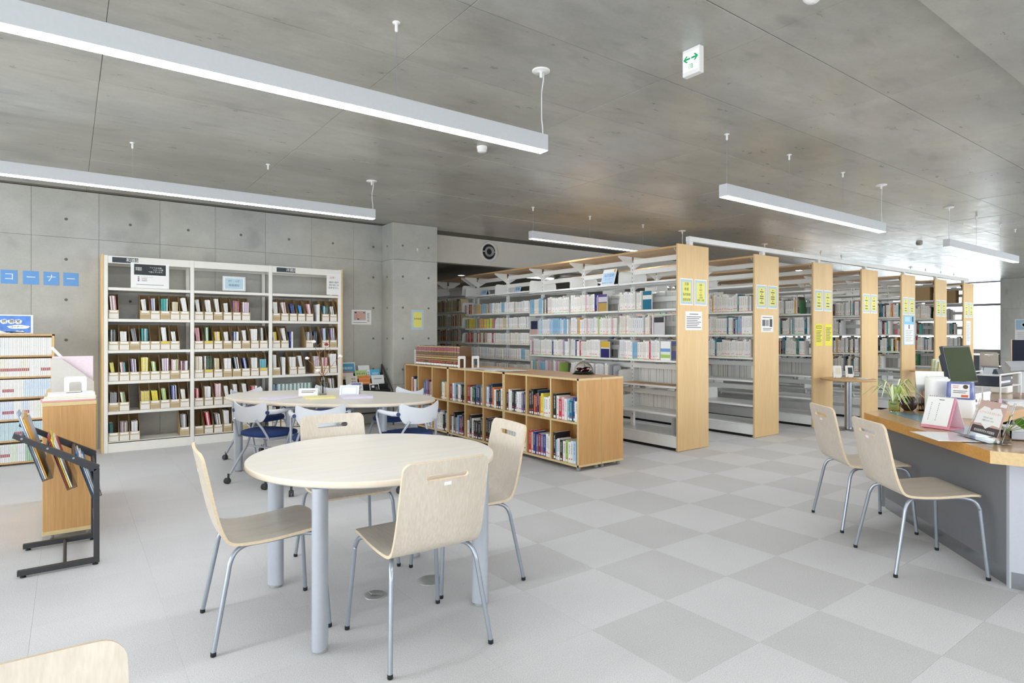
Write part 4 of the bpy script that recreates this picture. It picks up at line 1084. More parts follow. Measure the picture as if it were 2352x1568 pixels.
# stack of papers and folders
z = 0.8765
for i, (w, d, h, c, dx) in enumerate(((0.285, 0.23, 0.008, '#e8a9b6', -0.012), (0.278, 0.225, 0.010, '#f4efe6', 0.0), (0.255, 0.21, 0.011, '#f0ead9', 0.008), (0.25, 0.21, 0.010, '#f4f3f0', 0.01), (0.245, 0.205, 0.006, '#f7f7f6', 0.006))):
    q = MB(); q.box(-w / 2, -d / 2, 0, w / 2, d / 2, h, 0, 0.001)
    o = q.obj('paper_stack', mat('paper_' + c[1:], c, 0.75), None, (0.006 + dx, 4.925, z), (0, 0, R(1.5 * (-1) ** i)))
    tag(o, ['pink folder at the bottom of the pile on the left cabinet', 'cream folder second from bottom in the cabinet pile', 'cream paper pad in the middle of the cabinet pile', 'white paper pad near the top of the cabinet pile', 'top white sheet bundle of the cabinet pile'][i], 'folder', 'papers piled on the left cabinet')
    z += h + 0.0005
ZP = z
t = thing('wire_clip', 'thin dark wire clip lying on the paper pile', 'clip', (0.02, 4.88, ZP))
q = MB(); q.tube([(-0.035, 0.0, 0.002), (-0.01, 0.01, 0.003), (0.01, 0.0, 0.003), (0.03, 0.008, 0.002), (0.045, 0.002, 0.003), (0.05, 0.012, 0.008), (0.044, 0.014, 0.008)], 0.0016, 6); q.obj('wire', M_BLACK, t)
# bookend, file box, pink sheet
t = thing('bookend', 'white steel bookend in front of the grey file box', 'bookend', (0.035, 5.045, 0.8765))
q = MB()
out = rrect(0.125, 0.145, 0.012, 4, 0, 0.0725)
q.box(-0.0625, 0, 0, -0.034, 0.0018, 0.10); q.box(0.034, 0, 0, 0.0625, 0.0018, 0.10)
q.prism([(x, 0, z_) for x, z_ in [(-0.0625, 0.10), (-0.0625, 0.135), (-0.0525, 0.145), (0.0525, 0.145), (0.0625, 0.135), (0.0625, 0.10), (0.034, 0.10), (0.025, 0.109), (-0.025, 0.109), (-0.034, 0.10)]], (0, 0.0018, 0))
q.obj('plate', M_WHITEP, t)
q = MB(); q.box(-0.034, 0.0, 0, 0.034, 0.08, 0.0018); q.obj('base_tongue', M_WHITEP, t)
t = thing('file_box', 'grey file box with a slanted mouth, on the left cabinet', 'box', (0.018, 5.14, 0.8765))
GB = mat('grey_board', '#d3d0ca', 0.75, nz=0.03)
for y in (0.0, 0.075):
    q = MB(); q.prism([(x, y, z_) for x, z_ in [(-0.115, 0), (-0.115, 0.265), (-0.06, 0.265), (0.12, 0.105), (0.12, 0)]], (0, 0.003, 0), 0, me=1); q.obj('side', [GB, M_EDGE], t)
q = MB(); q.box(-0.118, 0, 0, -0.115, 0.078, 0.265); q.box(0.12, 0, 0, 0.123, 0.078, 0.105); q.box(-0.115, 0.003, 0, 0.12, 0.075, 0.003); q.obj('spine_and_front', M_EDGE, t)
q = MB(); q.box(-0.115, 0, 0, 0.115, 0.004, 0.275, 0, 0.0008)
tag(q.obj('clear_file', mat('pink_sheet', '#eddbe4', 0.4), None, (0.022, 5.165, 0.8805)), 'pale pink file standing in the grey file box', 'file')
q = MB(); q.box(-0.018, 0, 0, 0.018, 0.05, 0.02, 0, 0.002)
t = thing('white_ruler', 'white stick leaning up out of the grey file box', 'stick', (-0.02, 5.20, 1.12), 0)
q = MB(); q.box(-0.009, -0.003, -0.22, 0.009, 0.003, 0.125, 0, 0.001, Matrix.Rotation(R(-38), 4, 'Y')); q.obj('stick', M_WHITEP, t)
q = MB(); q.box(-0.006, 0, 0, 0.006, 0.2, 0.245, 0, 0.001)
tag(q.obj('file_folder', M_BOXG, None, (0.132, 5.24, 0.8765)), 'thin grey folder standing behind the grey file box', 'folder')
q = MB(); q.box(-0.012, 0, 0, 0.012, 0.2, 0.15, 0, 0.001)
tag(q.obj('brown_folder', flat('#b99b62'), None, (0.128, 5.46, 0.8765)), 'brown folder standing at the right edge of the left cabinet', 'folder')

# ------------------------------------------------------------------ black brochure rack
t = thing('brochure_rack', 'charcoal steel brochure rack with slanted arms, at the left front', 'rack', (0, 0, 0))
bw = 0.028
for y in (4.155, 4.665):
    q = MB()
    q.box(-0.225, y, 0.012, 0.14, y + 0.03, 0.012 + bw, 0, 0.002); q.obj('foot_bar', M_DARKST, t)
    q = MB(); q.box(0.112, y, 0.04, 0.14, y + 0.03, 0.545, 0, 0.002); q.obj('upright', M_DARKST, t)
    q = MB(); q.prism([(0.112, y, 0.530), (0.140, y, 0.552), (0.140, y, 0.562), (-0.238, y, 0.780), (-0.244, y, 0.755)], (0, 0.03, 0)); q.obj('slanted_arm', M_DARKST, t)
    for x in (-0.2, 0.12):
        q = MB(); q.lathe([(0.014, 0), (0.014, 0.006), (0.006, 0.008), (0.006, 0.014)], (x, y + 0.015, 0), 12); q.obj('glide', M_BLACK, t)
    for x, z_ in ((-0.205, 0.748), (-0.095, 0.684), (0.02, 0.618)):
        q = MB(); q.cyl((x, y - 0.004, z_), (x, y, z_), 0.006, n=10); q.obj('bolt', M_CHROME, t)
for x, z_ in ((0.126, 0.20), (-0.02, 0.026), (-0.205, 0.748), (-0.095, 0.684), (0.02, 0.618), (0.118, 0.535)):
    q = MB(); q.cyl((x, 4.18, z_), (x, 4.67, z_), 0.009, n=12); q.obj('cross_rod', M_DARKST, t)
PERS = mat('smoked_acrylic', '#dfe2e2', 0.1, trans=0.9, ior=1.2, nz=0)
bro = [['#9fb7d8', '#e9e6dd', '#d9a54a'], ['#b23a44', '#e8d94a', '#f4f3f0'], ['#3f78b8', '#f4f3f0', '#c9d8e6']]
for k, (x, z_) in enumerate(((-0.205, 0.748), (-0.095, 0.684), (0.02, 0.618))):
    pk = Matrix.Translation((x + 0.012, 0, z_ - 0.01)) @ Matrix.Rotation(R(-17), 4, 'Y')
    q = MB(); q.box(0.0, 4.20, -0.25, 0.003, 4.65, 0.02, 0, 0, pk); q.box(0.0, 4.20, -0.253, 0.05, 4.65, -0.25, 0, 0, pk); q.box(0.047, 4.20, -0.25, 0.05, 4.65, -0.14, 0, 0, pk)
    o = q.obj('pocket', PERS, t)
    for i in range(3):
        for jj, y in enumerate((4.215, 4.44)):
            c = bro[k][(i + jj) % 3]; hh = (0.395, 0.315, 0.27)[k] - 0.022 * i - 0.02 * jj
            qq = MB(); qq.box(0.005 + 0.008 * i, y, -0.247, 0.011 + 0.008 * i, y + 0.205, -0.247 + hh, 0, 0.0008)
            oo = qq.obj('brochure', mat('cover_' + c[1:], c, 0.35, nz=0.25, nscale=14), None); oo.matrix_world = pk
            tag(oo, '%s brochure, %s in the %s half of the rack %s pocket' % (CNAME.get(c, 'pale blue'), ORD[i], 'near' if jj == 0 else 'far', ['upper', 'middle', 'lower'][k]), 'brochure', 'brochures in the charcoal rack')

# ------------------------------------------------------------------ black magazine display rack by the column
t = thing('display_rack', 'black stepped magazine display rack in the corner by the column', 'rack', (3.37, 8.08, 0))
M_BLK = mat('black_steel', '#232427', 0.5, nz=0.05)
for x in (-0.335, 0.335):
    q = MB(); q.tube([(x, 0.2, 0.02), (x, 0.2, 0.55), (x, 0.2, 0.86)], 0.011, 8); q.tube([(x, 0.2, 0.86), (x, 0.06, 0.72), (x, -0.16, 0.52), (x, -0.2, 0.45), (x, -0.2, 0.02)], 0.011, 8); q.tube([(x, -0.2, 0.16), (x, 0.2, 0.16)], 0.009, 8)
    q.obj('side_frame', M_DARKST, t)
for z_ in (0.16, 0.3):
    q = MB(); q.cyl((-0.335, 0.2, z_), (0.335, 0.2, z_), 0.009, n=10); q.obj('cross_rod', M_DARKST, t)
for k in range(4):
    y, z_ = 0.14 - 0.085 * k, 0.70 - 0.075 * k
    q = MB(); q.box(-0.325, y, z_, 0.325, y + 0.07, z_ + 0.006); q.box(-0.325, y - 0.004, z_, 0.325, y, z_ + 0.05); q.obj('step_tray', M_BLK, t)
q = MB(); q.prism([(-0.325, -0.21, 0.42), (-0.325, 0.15, 0.68), (-0.325, 0.15, 0.66), (-0.325, -0.20, 0.40)], (0.65, 0, 0)); q.obj('back_sheet', M_BLK, t)
def cover(x, k, w, h, c, items, lab):
    y, z_ = 8.08 + 0.14 - 0.085 * k + 0.030, 0.70 - 0.075 * k + 0.0115
    o = sign('display_magazine', lab, 'magazine', w, h, mat('cover_' + c[1:], c, 0.35, nz=0.05), (3.37 + x, y, z_ + h / 2 * 0.96), (R(74), 0, 0), items, 'magazines on the display rack', t=0.004)
cover(-0.20, 0, 0.24, 0.20, '#f0f2f4', [('r', 0, 0, 0.22, 0.17, flat('#4f9fc4')), ('t', '新着雑誌', 0, 0.015, 0.042, M_PAPER)], 'blue sheet announcing new magazines, at the top of the black rack')
cover(0.05, 0, 0.17, 0.15, '#eef0f0', [], 'white magazine in the top tray of the black rack')
cover(-0.22, 1, 0.16, 0.15, '#d8d3ca', [('r', 0.0, 0.066, 0.155, 0.012, flat('#b4414b')), ('d', 0.04, -0.02, 0.012, M_INK)], 'grey-beige magazine with a dark emblem on the black rack')
cover(-0.03, 1, 0.17, 0.16, '#b9d18e', [('t', '体育の科学', 0, 0.03, 0.026, M_INK)], 'pale green magazine on the second tray of the black rack')
cover(0.16, 1, 0.20, 0.17, '#52b2d6', [('r', -0.075, 0, 0.045, 0.165, M_PAPER), ('t', '体', -0.075, 0.04, 0.03, M_INK), ('t', '整', -0.075, 0.005, 0.03, M_INK), ('l', 0.03, 0.03, 0.1, 0.016, 2, M_PAPER)], 'light blue magazine on the second tray of the black rack')
cover(-0.2, 2, 0.17, 0.165, '#ded9cf', [('t', '救急', 0.03, 0.04, 0.032, flat('#7c3a4a')), ('t', '医学', 0.03, -0.005, 0.032, M_INK)], 'grey emergency medicine magazine on the third tray of the black rack')
cover(-0.01, 2, 0.17, 0.165, '#dd8540', [('t', 'リハビリテーション', 0, 0.035, 0.020, M_PAPER), ('l', 0, -0.02, 0.12, 0.014, 1, M_PAPER)], 'orange magazine on the third tray of the black rack')
cover(0.19, 2, 0.19, 0.165, '#eceef0', [('r', 0, -0.06, 0.185, 0.02, flat('#8a4f9c')), ('l', 0, 0.03, 0.12, 0.02, 1)], 'white magazine with a purple strip on the black rack')
cover(-0.16, 3, 0.18, 0.155, '#eef1f2', [('r', 0, 0.055, 0.14, 0.03, flat('#8f97c9')), ('l', 0, 0.01, 0.14, 0.02, 4)], 'white magazine with a lilac title on the bottom tray of the black rack')
cover(0.10, 3, 0.14, 0.13, '#f0f0ee', [('r', 0, -0.003, 0.12, 0.1, M_INK), ('r', -0.02, 0.02, 0.04, 0.03, M_PAPER, 0.0012), ('r', 0.03, -0.01, 0.03, 0.05, M_INKG, 0.0012)], 'black and white magazine on the bottom tray of the black rack')

# ------------------------------------------------------------------ low wooden bookcases
LBX, LBL, LBZ0, LBZ1 = 3.885, 1.222, 0.043, 0.885
def low_case(label, x0, y0, flip=False):
    t = thing('low_bookcase', label, 'bookcase', (x0, y0, 0), 0, 'low wooden bookcases on casters')
    D, Ln, tk = 0.30, LBL - 0.004, 0.02
    e = 0.0025
    for y in (0, Ln - tk):
        q = MB(); q.box(0, y, LBZ0 + tk, D, y + tk, LBZ1 - tk, 0, 0.001); q.box(-e, y, LBZ0, 0, y + tk, LBZ1, 1); q.obj('end_panel', [M_OAK, M_EDGE], t)
    for z_ in (LBZ0, LBZ1 - tk):
        q = MB(); q.box(0, 0, z_, D, Ln, z_ + tk, 0, 0.001); q.box(-e, 0, z_, 0, Ln, z_ + tk, 1); q.box(0, -0.0015, z_, D, 0, z_ + tk, 1); q.obj('top_board' if z_ > 0.5 else 'bottom_board', [M_OAKH, M_EDGE], t)
    cw = (Ln - 4 * tk) / 3
    for k in (1, 2):
        y = k * (cw + tk); q = MB(); q.box(0, y, LBZ0 + tk, D - 0.01, y + tk, LBZ1 - tk); q.box(-e, y, LBZ0 + tk, 0, y + tk, LBZ1 - tk, 1); q.obj('divider', [M_OAK, M_EDGE], t)
    zm = 0.448
    for k in range(3):
        y = tk + k * (cw + tk); q = MB(); q.box(0, y, zm, D - 0.01, y + cw, zm + tk); q.box(-e, y, zm, 0, y + cw, zm + tk, 1); q.obj('shelf_board', [M_OAKH, M_EDGE], t)
    q = MB(); q.box(D - 0.01, tk, LBZ0 + tk, D, Ln - tk, LBZ1 - tk); q.obj('back_panel', M_OAK, t)
    for x in (0.035, D - 0.035):
        for y in (0.04, Ln - 0.04):
            q = MB(); q.lathe([(0.012, -0.014), (0.0195, -0.012), (0.0205, -0.004), (0.0205, 0.004), (0.0195, 0.012), (0.012, 0.014)], n=16, T=Matrix.Translation((x, y, 0.0205)) @ Matrix.Rotation(PI / 2, 4, 'Y'))
            q.box(x - 0.018, y - 0.01, 0.034, x + 0.018, y + 0.016, 0.0435, 0, 0.002); q.obj('caster', M_CASTER, t)
LBY = [4.222, 5.444, 6.666]
LNM = ['nearest the aisle', 'in the middle of the row', 'next to the column']
for k in range(3):
    low_case('low wooden bookcase on casters with its books facing left, ' + LNM[k], LBX, LBY[k])
    low_case('low wooden bookcase standing back to back behind the one ' + LNM[k], LBX + 0.306, LBY[k])
# their books: (bookcase, cell from the aisle end, row) with colours read from the photo where they stand out
SPEC = {
    (0, 0, 1): ['#f4f3f0', '#27408b', '#1f6f84', '#8fc0dd', '#eeece6', '#e7b8c3', '#c9374a', '#e9e6dd', '#1d2a22'],
    (0, 1, 1): ['#f4f3f0', '#f4f3f0', '#e6e8ea', '#e8d94a', '#e5793a', '#2d3b52', '#8b2635', '#e5793a', '#26262a', '#26262a'],
    (0, 2, 1): ['#e9e6dd', '#2d3b52', '#7d6b93', '#e6e8ea', '#f4f3f0', '#2d3b52', '#26262a', '#f4f3f0', '#f4f3f0', '#26262a'],
    (0, 0, 0): ['#3f7a4e', '#b9d3ee', '#e6e8ea', '#f4f3f0', '#a9c96a', '#f1efe9', '#26262a', '#f4f3f0', '#8fc0dd', '#26262a'],
    (0, 1, 0): ['#f4f3f0', '#f1efe9', '#f4f3f0', '#27408b', '#7d6b93', '#8b2635', '#7d6b93', '#26408b', '#e9cfa9', '#c9374a'],
    (0, 2, 0): ['#f4f3f0', '#e6e8ea', '#8fc0dd', '#f4f3f0', '#f7f7f6', '#f4f3f0', '#eeece6', '#f4f3f0'],
    (1, 0, 1): ['#f4f3f0', '#26262a', '#26262a', '#eeece6', '#e5793a', '#2d3b52', '#2d3b52', '#e6e8ea', '#8fa9c9'],
    (1, 1, 1): ['#d8c9a0', '#7f7f80', '#2d3b52', '#3b6ea8', '#1d2a22', '#3f7a4e', '#e6e8ea', '#8b2635', '#8b2635'],
    (1, 2, 1): ['#eeece6', '#26262a', '#26262a', '#f4f3f0', '#eeece6', '#5a4035', '#8fc0dd', '#f4f3f0', '#8b2635'],
    (1, 0, 0): ['#26262a', '#26262a', '#26262a', '#1d2a22', '#26262a', '#26262a', '#26262a', '#26262a'],
    (1, 1, 0): ['#e8d94a', '#26262a', '#26262a', '#26262a', '#26262a', '#f4f3f0', '#26262a', '#f4f3f0'],
    (1, 2, 0): ['#5a4035', '#26262a', '#c9374a', '#27408b', '#8fc0dd', '#b0b3b5', '#7f7f80', '#26262a', '#e6e8ea', '#5a4035'],
    (2, 0, 1): ['#b0b3b5', '#e9b25a', '#f4f3f0', '#f4f3f0', '#3f7a4e'],
    (2, 1, 1): ['#e5793a', '#b0b3b5', '#7f7f80', '#8b2635', '#7d6b93', '#3b6ea8', '#3b6ea8'],
    (2, 2, 1): ['#7f7f80', '#26262a', '#f4f3f0', '#f4f3f0', '#2d3b52', '#e5793a', '#f4f3f0'],
    (2, 0, 0): ['#eeece6', '#1d2a22', '#26262a', '#e6e8ea', '#f4f3f0', '#f4f3f0', '#eeece6', '#f4f3f0'],
    (2, 1, 0): ['#f4f3f0', '#f4f3f0', '#8fc0dd', '#eeece6', '#f4f3f0', '#c9374a'],
    (2, 2, 0): ['#e6e8ea', '#f4f3f0', '#26262a', '#eeece6', '#8b2635', '#f4f3f0'],
}
CNAME.update({'#b9d3ee': 'light blue', '#26408b': 'blue', '#e9cfa9': 'peach', '#8fa9c9': 'pale blue'})
CELL = ['right', 'centre', 'left']; ROWN = ['lower', 'upper']
CASEN = ['aisle-end bookcase', 'middle bookcase', 'column-side bookcase']
NIND = 0
cw = (LBL - 0.004 - 0.08) / 3
for (k, c, r_), cols in SPEC.items():
    y0 = LBY[k] + 0.02 + c * (cw + 0.02) + 0.004; z = (0.4685 if r_ else 0.0635); avail = cw - 0.012
    ws = [rnd.uniform(0.022, 0.044) for _ in cols]; s = sum(ws) + 0.001 * len(ws)
    f = min(1.0, avail / s) if s < avail * 1.25 else avail / s
    if len(cols) >= 8: f = avail / s
    y = y0
    for i, hx in enumerate(cols):
        w_ = ws[i] * f; big = hx in ('#1d2a22', '#2d3b52', '#26262a', '#3b6ea8') and rnd.random() < 0.5
        h = rnd.uniform(0.195, 0.235) if not big else rnd.uniform(0.245, 0.275); d = 0.15 if not big else 0.19
        bk = Books(); bk.add(Matrix(), d, w_, h, srgb(hx))
        o = bk.obj('book', BK_REF, None, (LBX + 0.012 + rnd.uniform(0, 0.012), y + w_ / 2, z))
        tag(o, '%s book, %s from the right, %s %s cell of the %s' % (CNAME.get(hx, 'white'), ORD[i], ROWN[r_], CELL[c], CASEN[k]), 'book', 'books in the low bookcases')
        y += w_ + 0.001; NIND += 1

# encyclopaedia set, bookends, magazines and glass dome on top of the low bookcases
BK_ENC = book_mat('encyclopaedia', dot=0.19, label=True, glyph=0, rough=0.16, bands=[(0.955, 0.985, '#cdb27a'), (0.77, 0.92, '#8f3e49'), (0.72, 0.745, '#cdb27a'), (0.50, 0.52, '#cdb27a'), (0.37, 0.45, '#b89a62'), (0.29, 0.31, '#cdb27a')])
y = 6.47; n = 32; w_ = (7.64 - 6.47) / n
for i in range(n):
    bk = Books(); bk.add(Matrix(), 0.19, w_ - 0.003, 0.262 + rnd.uniform(-0.003, 0.003), srgb('#66492a'), r=0.022)
    o = bk.obj('encyclopaedia_volume', BK_ENC, None, (3.925 + rnd.uniform(0, 0.006), y + w_ / 2, LBZ1 + 0.0012)); y += w_
    tag(o, 'gilt brown encyclopaedia volume, %s from the right on the low bookcase' % ORD[i], 'book', 'gilt encyclopaedia set')
bk = Books(); bk.add(Matrix(), 0.17, 0.02, 0.2, srgb('#f4f3f0')); tag(bk.obj('thin_volume', BK_PLN, None, (3.93, 7.66, LBZ1 + 0.0012)), 'thin white volume at the left end of the gilt encyclopaedia set', 'book')
for n_, y in enumerate((6.44, 6.375)):
    t = thing('bookend', ['white bookend touching the gilt encyclopaedia set', 'white bookend just right of the one holding the encyclopaedias'][n_], 'bookend', (3.955 + 0.16 * n_, y, LBZ1 + 0.0004))
    q = MB()
    q.prism([(x, 0, z_) for x, z_ in [(-0.055, 0), (-0.055, 0.138), (-0.045, 0.148), (0.045, 0.148), (0.055, 0.138), (0.055, 0), (0.028, 0), (0.028, 0.105), (0.02, 0.112), (-0.02, 0.112), (-0.028, 0.105), (-0.028, 0)]], (0, 0.0016, 0))
    q.obj('plate', M_WHITEP, t)
    q = MB(); q.box(-0.028, -0.07, 0, 0.028, 0, 0.0016); q.obj('base_tongue', M_WHITEP, t)
for i, (x, y, rz, c, lab) in enumerate(((4.0, 6.15, 5, '#e9e9e6', 'pale magazine lying nearest the white bookends on the low bookcase'), (4.03, 5.93, -8, '#d9dade', 'grey magazine lying second in the overlapping row on the low bookcase'), (4.02, 5.72, 3, '#f2f2f0', 'white magazine lying third in the overlapping row on the low bookcase'), (4.05, 5.52, -4, '#e4e4e0', 'pale magazine lying last in the row, nearest the glass dome'))):
    q = MB(); q.box(-0.105, -0.14, 0, 0.105, 0.14, 0.005, 0, 0.001)
    tag(q.obj('flat_magazine', mat('cover_' + c[1:], c, 0.35, nz=0.12, nscale=20), None, (x, y, LBZ1 + 0.0008 + 0.0055 * (i % 2)), (0, 0, R(rz + 90))), lab, 'magazine', 'magazines lying on the low bookcase')
t = thing('flower_dome', 'clear glass dome with dark red dried petals on the low bookcase', 'ornament', (4.37, 4.67, LBZ1)); t.scale = (1.2, 1.2, 1.2)
q = MB(); q.lathe([(0.098, 0.0), (0.102, 0.004), (0.098, 0.008), (0.09, 0.009)], n=32); q.obj('base_dish', M_GLASS, t)
q = MB(); prof = [(0.088 * math.cos(a), 0.009 + 0.105 * math.sin(a)) for a in [k * PI / 2 / 12 for k in range(12)]] + [(0.010, 0.1142), (0.010, 0.128), (0.016, 0.134), (0.010, 0.142)]
q.lathe(prof, n=32); q.obj('dome', mat('thin_clear_glass', '#ffffff', 0.03, trans=1.0, ior=1.06, nz=0), t)
PET = [flat('#a8284a'), flat('#c04468'), flat('#f4f0ea'), flat('#8fa57c')]
for i in range(26):
    a = rnd.random() * 2 * PI; r_ = rnd.uniform(0.01, 0.062); zz = rnd.uniform(0.018, 0.055)
    q = MB(); T = Matrix.Translation((r_ * math.cos(a), r_ * math.sin(a), zz)) @ Matrix.Rotation(rnd.random() * PI, 4, 'Z') @ Matrix.Rotation(rnd.uniform(-0.9, 0.9), 4, 'X')
    q.lathe([(0.002, -0.004), (0.012, -0.001), (0.017, 0.004), (0.013, 0.005), (0.004, -0.001)], n=8, T=T, sx=1.0, sy=0.7); q.obj('petal', PET[(0, 1, 0, 2, 0, 1, 3)[i % 7]], t)
q = MB(); q.lathe([(0.075, 0.0095), (0.08, 0.013), (0.06, 0.02), (0.02, 0.024)], n=20); q.obj('moss_bed', PET[3], t)

# ------------------------------------------------------------------ things on the oval table
ZT = 0.7105
def sheet(name, label, cat, w, d, h, m, loc, rz, group=None):
    q = MB(); q.box(-w / 2, -d / 2, 0, w / 2, d / 2, h, 0, min(0.001, h * 0.3)); return tag(q.obj(name, m, None, loc, (0, 0, R(rz))), label, cat, group)
LIL = mat('lilac_card', '#dcd6e6', 0.5); YLW = mat('pale_yellow_card', '#eee6a6', 0.5)
sheet('binder', 'lilac folder lying at the left end of the oval table', 'folder', 0.31, 0.23, 0.010, LIL, (1.59, 5.80, ZT), 18)
sheet('binder', 'white bound booklet with a yellow cover in the middle of the oval table', 'folder', 0.27, 0.22, 0.014, YLW, (1.89, 5.60, ZT), -14)
sheet('binder', 'white and lilac booklet lying right of the yellow one on the oval table', 'folder', 0.27, 0.22, 0.022, LIL, (2.17, 5.42, ZT), -12)
def tent(name, label, w, h, loc, rz, items=()):
    t = thing(name, label, 'tent card', loc, R(rz))
    a = R(24)
    q = MB(); q.box(-w / 2, -0.001, 0, w / 2, 0.001, h, 0, 0, Matrix.Translation((0, h * math.sin(a), 0)) @ Matrix.Rotation(a, 4, 'X')); q.obj('rear_leaf', mat('card_shade', '#cfcfcd', 0.7), t)
    sign('front_leaf', None, None, w, h, M_PAPER, (0, -h / 2 * math.sin(a), h / 2 * math.cos(a)), (PI / 2 - a, 0, 0), items, root=t)
tent('tent_card', 'small white tent card left of the twig vase', 0.18, 0.075, (1.885, 5.92, ZT), -25, [('l', 0, 0.01, 0.13, 0.016, 2)])
tent('tent_card', 'white tent card with a blue border right of the twig vase', 0.185, 0.11, (2.20, 5.66, ZT), -32, [('r', 0, 0, 0.15, 0.082, LB), ('r', 0, 0, 0.135, 0.068, M_PAPER, 0.001), ('l', 0, 0.012, 0.09, 0.022, 2)])
t = thing('twig_vase', 'slim clear vase with dry cotton twigs on the oval table', 'vase', (2.00, 5.84, ZT))
q = MB(); q.lathe([(0.030, 0.0), (0.034, 0.004), (0.033, 0.03), (0.022, 0.09), (0.017, 0.14), (0.018, 0.19), (0.0165, 0.19), (0.0155, 0.14), (0.020, 0.09), (0.030, 0.03), (0.029, 0.01), (0.004, 0.008)], n=24); q.obj('glass_body', M_GLASS, t)
TW = mat('dry_twig', '#9a6a45', 0.8, nz=0.2); COT = mat('cotton_boll', '#f3f0ea', 0.95, nz=0.05, bump=0.5, bscale=60)
rt = random.Random(5)
for k, (dx, dz) in enumerate(((-0.10, 0.58), (-0.045, 0.50), (0.03, 0.55), (0.075, 0.46), (0.16, 0.38), (-0.16, 0.36), (-0.055, 0.24))):
    base = Vector((rt.uniform(-0.006, 0.006), rt.uniform(-0.006, 0.006), 0.02)); top = Vector((dx * 0.8, -dx * 0.5 + rt.uniform(-0.03, 0.03), dz))
    pth = [base, Vector((base.x * 0.6, base.y * 0.6, 0.17))]
    for i in range(1, 8):
        f = i / 7; pth.append(Vector((top.x * f ** 1.2, top.y * f ** 1.2, 0.17 + (dz - 0.17) * f)) + Vector((rt.uniform(-0.008, 0.008), rt.uniform(-0.008, 0.008), 0)))
    q = MB(); q.tube(pth, [0.003] * 3 + [0.0026, 0.0024, 0.0022, 0.002, 0.0018, 0.0015], 7)
    p = pth[6]; q.tube([p, p + Vector((0.03, -0.02, 0.035)), p + Vector((0.05, -0.03, 0.05))], [0.0016, 0.0013, 0.001], 6)
    o = q.obj('twig', TW, t)
    if k in (0, 2, 4, 5, 6):
        q = MB()
        c = pth[-1] if k not in (0, 2) else pth[7]
        for j in range(5):
            a = 2 * PI * j / 5
            q.lathe([(0.002, -0.012), (0.010, -0.008), (0.014, 0.0), (0.010, 0.009), (0.002, 0.012)], (c.x + 0.008 * math.cos(a), c.y + 0.008 * math.sin(a), c.z + 0.004 * (j % 2)), 10)
        q.obj('cotton_boll', COT if k != 2 else flat('#8f3038'), o)

# ------------------------------------------------------------------ floor outlets under the round table
OUT = mat('outlet_steel', '#a9aba9', 0.35, metal=0.4, nz=0.06)
t = thing('floor_outlet', 'round steel floor outlet with its lid raised, under the round table', 'outlet', (1.235, 2.84, 0))
q = MB(); q.lathe([(0.055, 0.0), (0.055, 0.003), (0.05, 0.006), (0.004, 0.0065)], n=28); q.obj('plate', OUT, t)
q = MB(); q.box(-0.03, -0.02, 0.0066, 0.03, 0.022, 0.011, 0, 0.001, Matrix.Translation((0, 0, 0.004)) @ Matrix.Rotation(R(14), 4, 'Y')); q.obj('lid', OUT, t)
t = thing('floor_outlet', 'flat round steel floor outlet with a closed lid, near the right table leg', 'outlet', (1.545, 2.835, 0))
q = MB(); q.lathe([(0.068, 0.0), (0.068, 0.003), (0.062, 0.006), (0.004, 0.0065)], n=28); q.obj('plate', OUT, t)
for dx in (-0.022, 0.022):
    q = MB(); q.box(dx - 0.018, -0.025, 0.0066, dx + 0.018, 0.025, 0.0078, 0, 0.0004); q.obj('lid', OUT, t)

# ------------------------------------------------------------------ book stacks
SX = [5.43, 6.93, 8.368, 9.835, 11.29, 12.735, 14.165]
BY = [4.318, 5.20, 6.09, 6.98, 7.87, 8.76]
ZN = [1.925, 1.595, 1.30, 1.01, 0.72, 0.41]
ZF = [1.945, 1.64, 1.40, 1.165, 0.93, 0.70, 0.41]
SNAME = ['first', 'second', 'third', 'fourth', 'fifth', 'sixth', 'seventh']
def shelf_mesh(Ln):
    q = MB(); q.box(0.012, 0.006, -0.004, 0.255, Ln - 0.006, 0, 0, 0.001); q.box(0.012, 0.006, -0.022, 0.0155, Ln - 0.006, -0.004); q.box(0.24, 0.006, -0.022, 0.255, Ln - 0.006, -0.004)
    for y in (0.004, Ln - 0.007):
        pl = [(0.255, -0.03), (0.255, 0.15)] + [(0.07 - 0.045 * math.sin(a), 0.105 + 0.045 * math.cos(a)) for a in [k * PI / 2 / 5 for k in range(6)]] + [(0.018, -0.022), (0.1, -0.03)]
        q.prism([(x, y, z_) for x, z_ in pl], (0, 0.003, 0))
    return q.mesh('shelf', M_WHITE)
def rail_mesh(Ln, h=0.06):
    q = MB(); q.box(-0.012, 0.02, 0, 0.012, Ln - 0.02, h, 0, 0.002); return q.mesh('back_rail', M_RAIL)
LENS = [round(b - a, 4) for a, b in zip(BY[:-1], BY[1:])]
SHM = {L_: shelf_mesh(L_) for L_ in set(LENS)}; RLM = {L_: rail_mesh(L_) for L_ in set(LENS)}
q = MB(); q.box(-0.02, -0.025, 0.0, 0.02, 0.025, 2.2, 0, 0.003)
for z_ in [0.3 + 0.05 * i for i in range(38)]: q.box(-0.0203, -0.014, z_, -0.0195, -0.006, z_ + 0.02, 1)
UPM = q.mesh('upright', [M_WHITE, M_INKG])
q = MB()
for s in (-1, 1):
    q.prism([(s * 0.02, -0.002, 2.272), (s * 0.262, -0.002, 2.272), (s * 0.262, -0.002, 2.252), (s * 0.06, -0.002, 2.14), (s * 0.02, -0.002, 2.12)], (0, 0.004, 0))
BRM = q.mesh('canopy_bracket', M_WHITE)
rest_b = Books()
NOV = 0
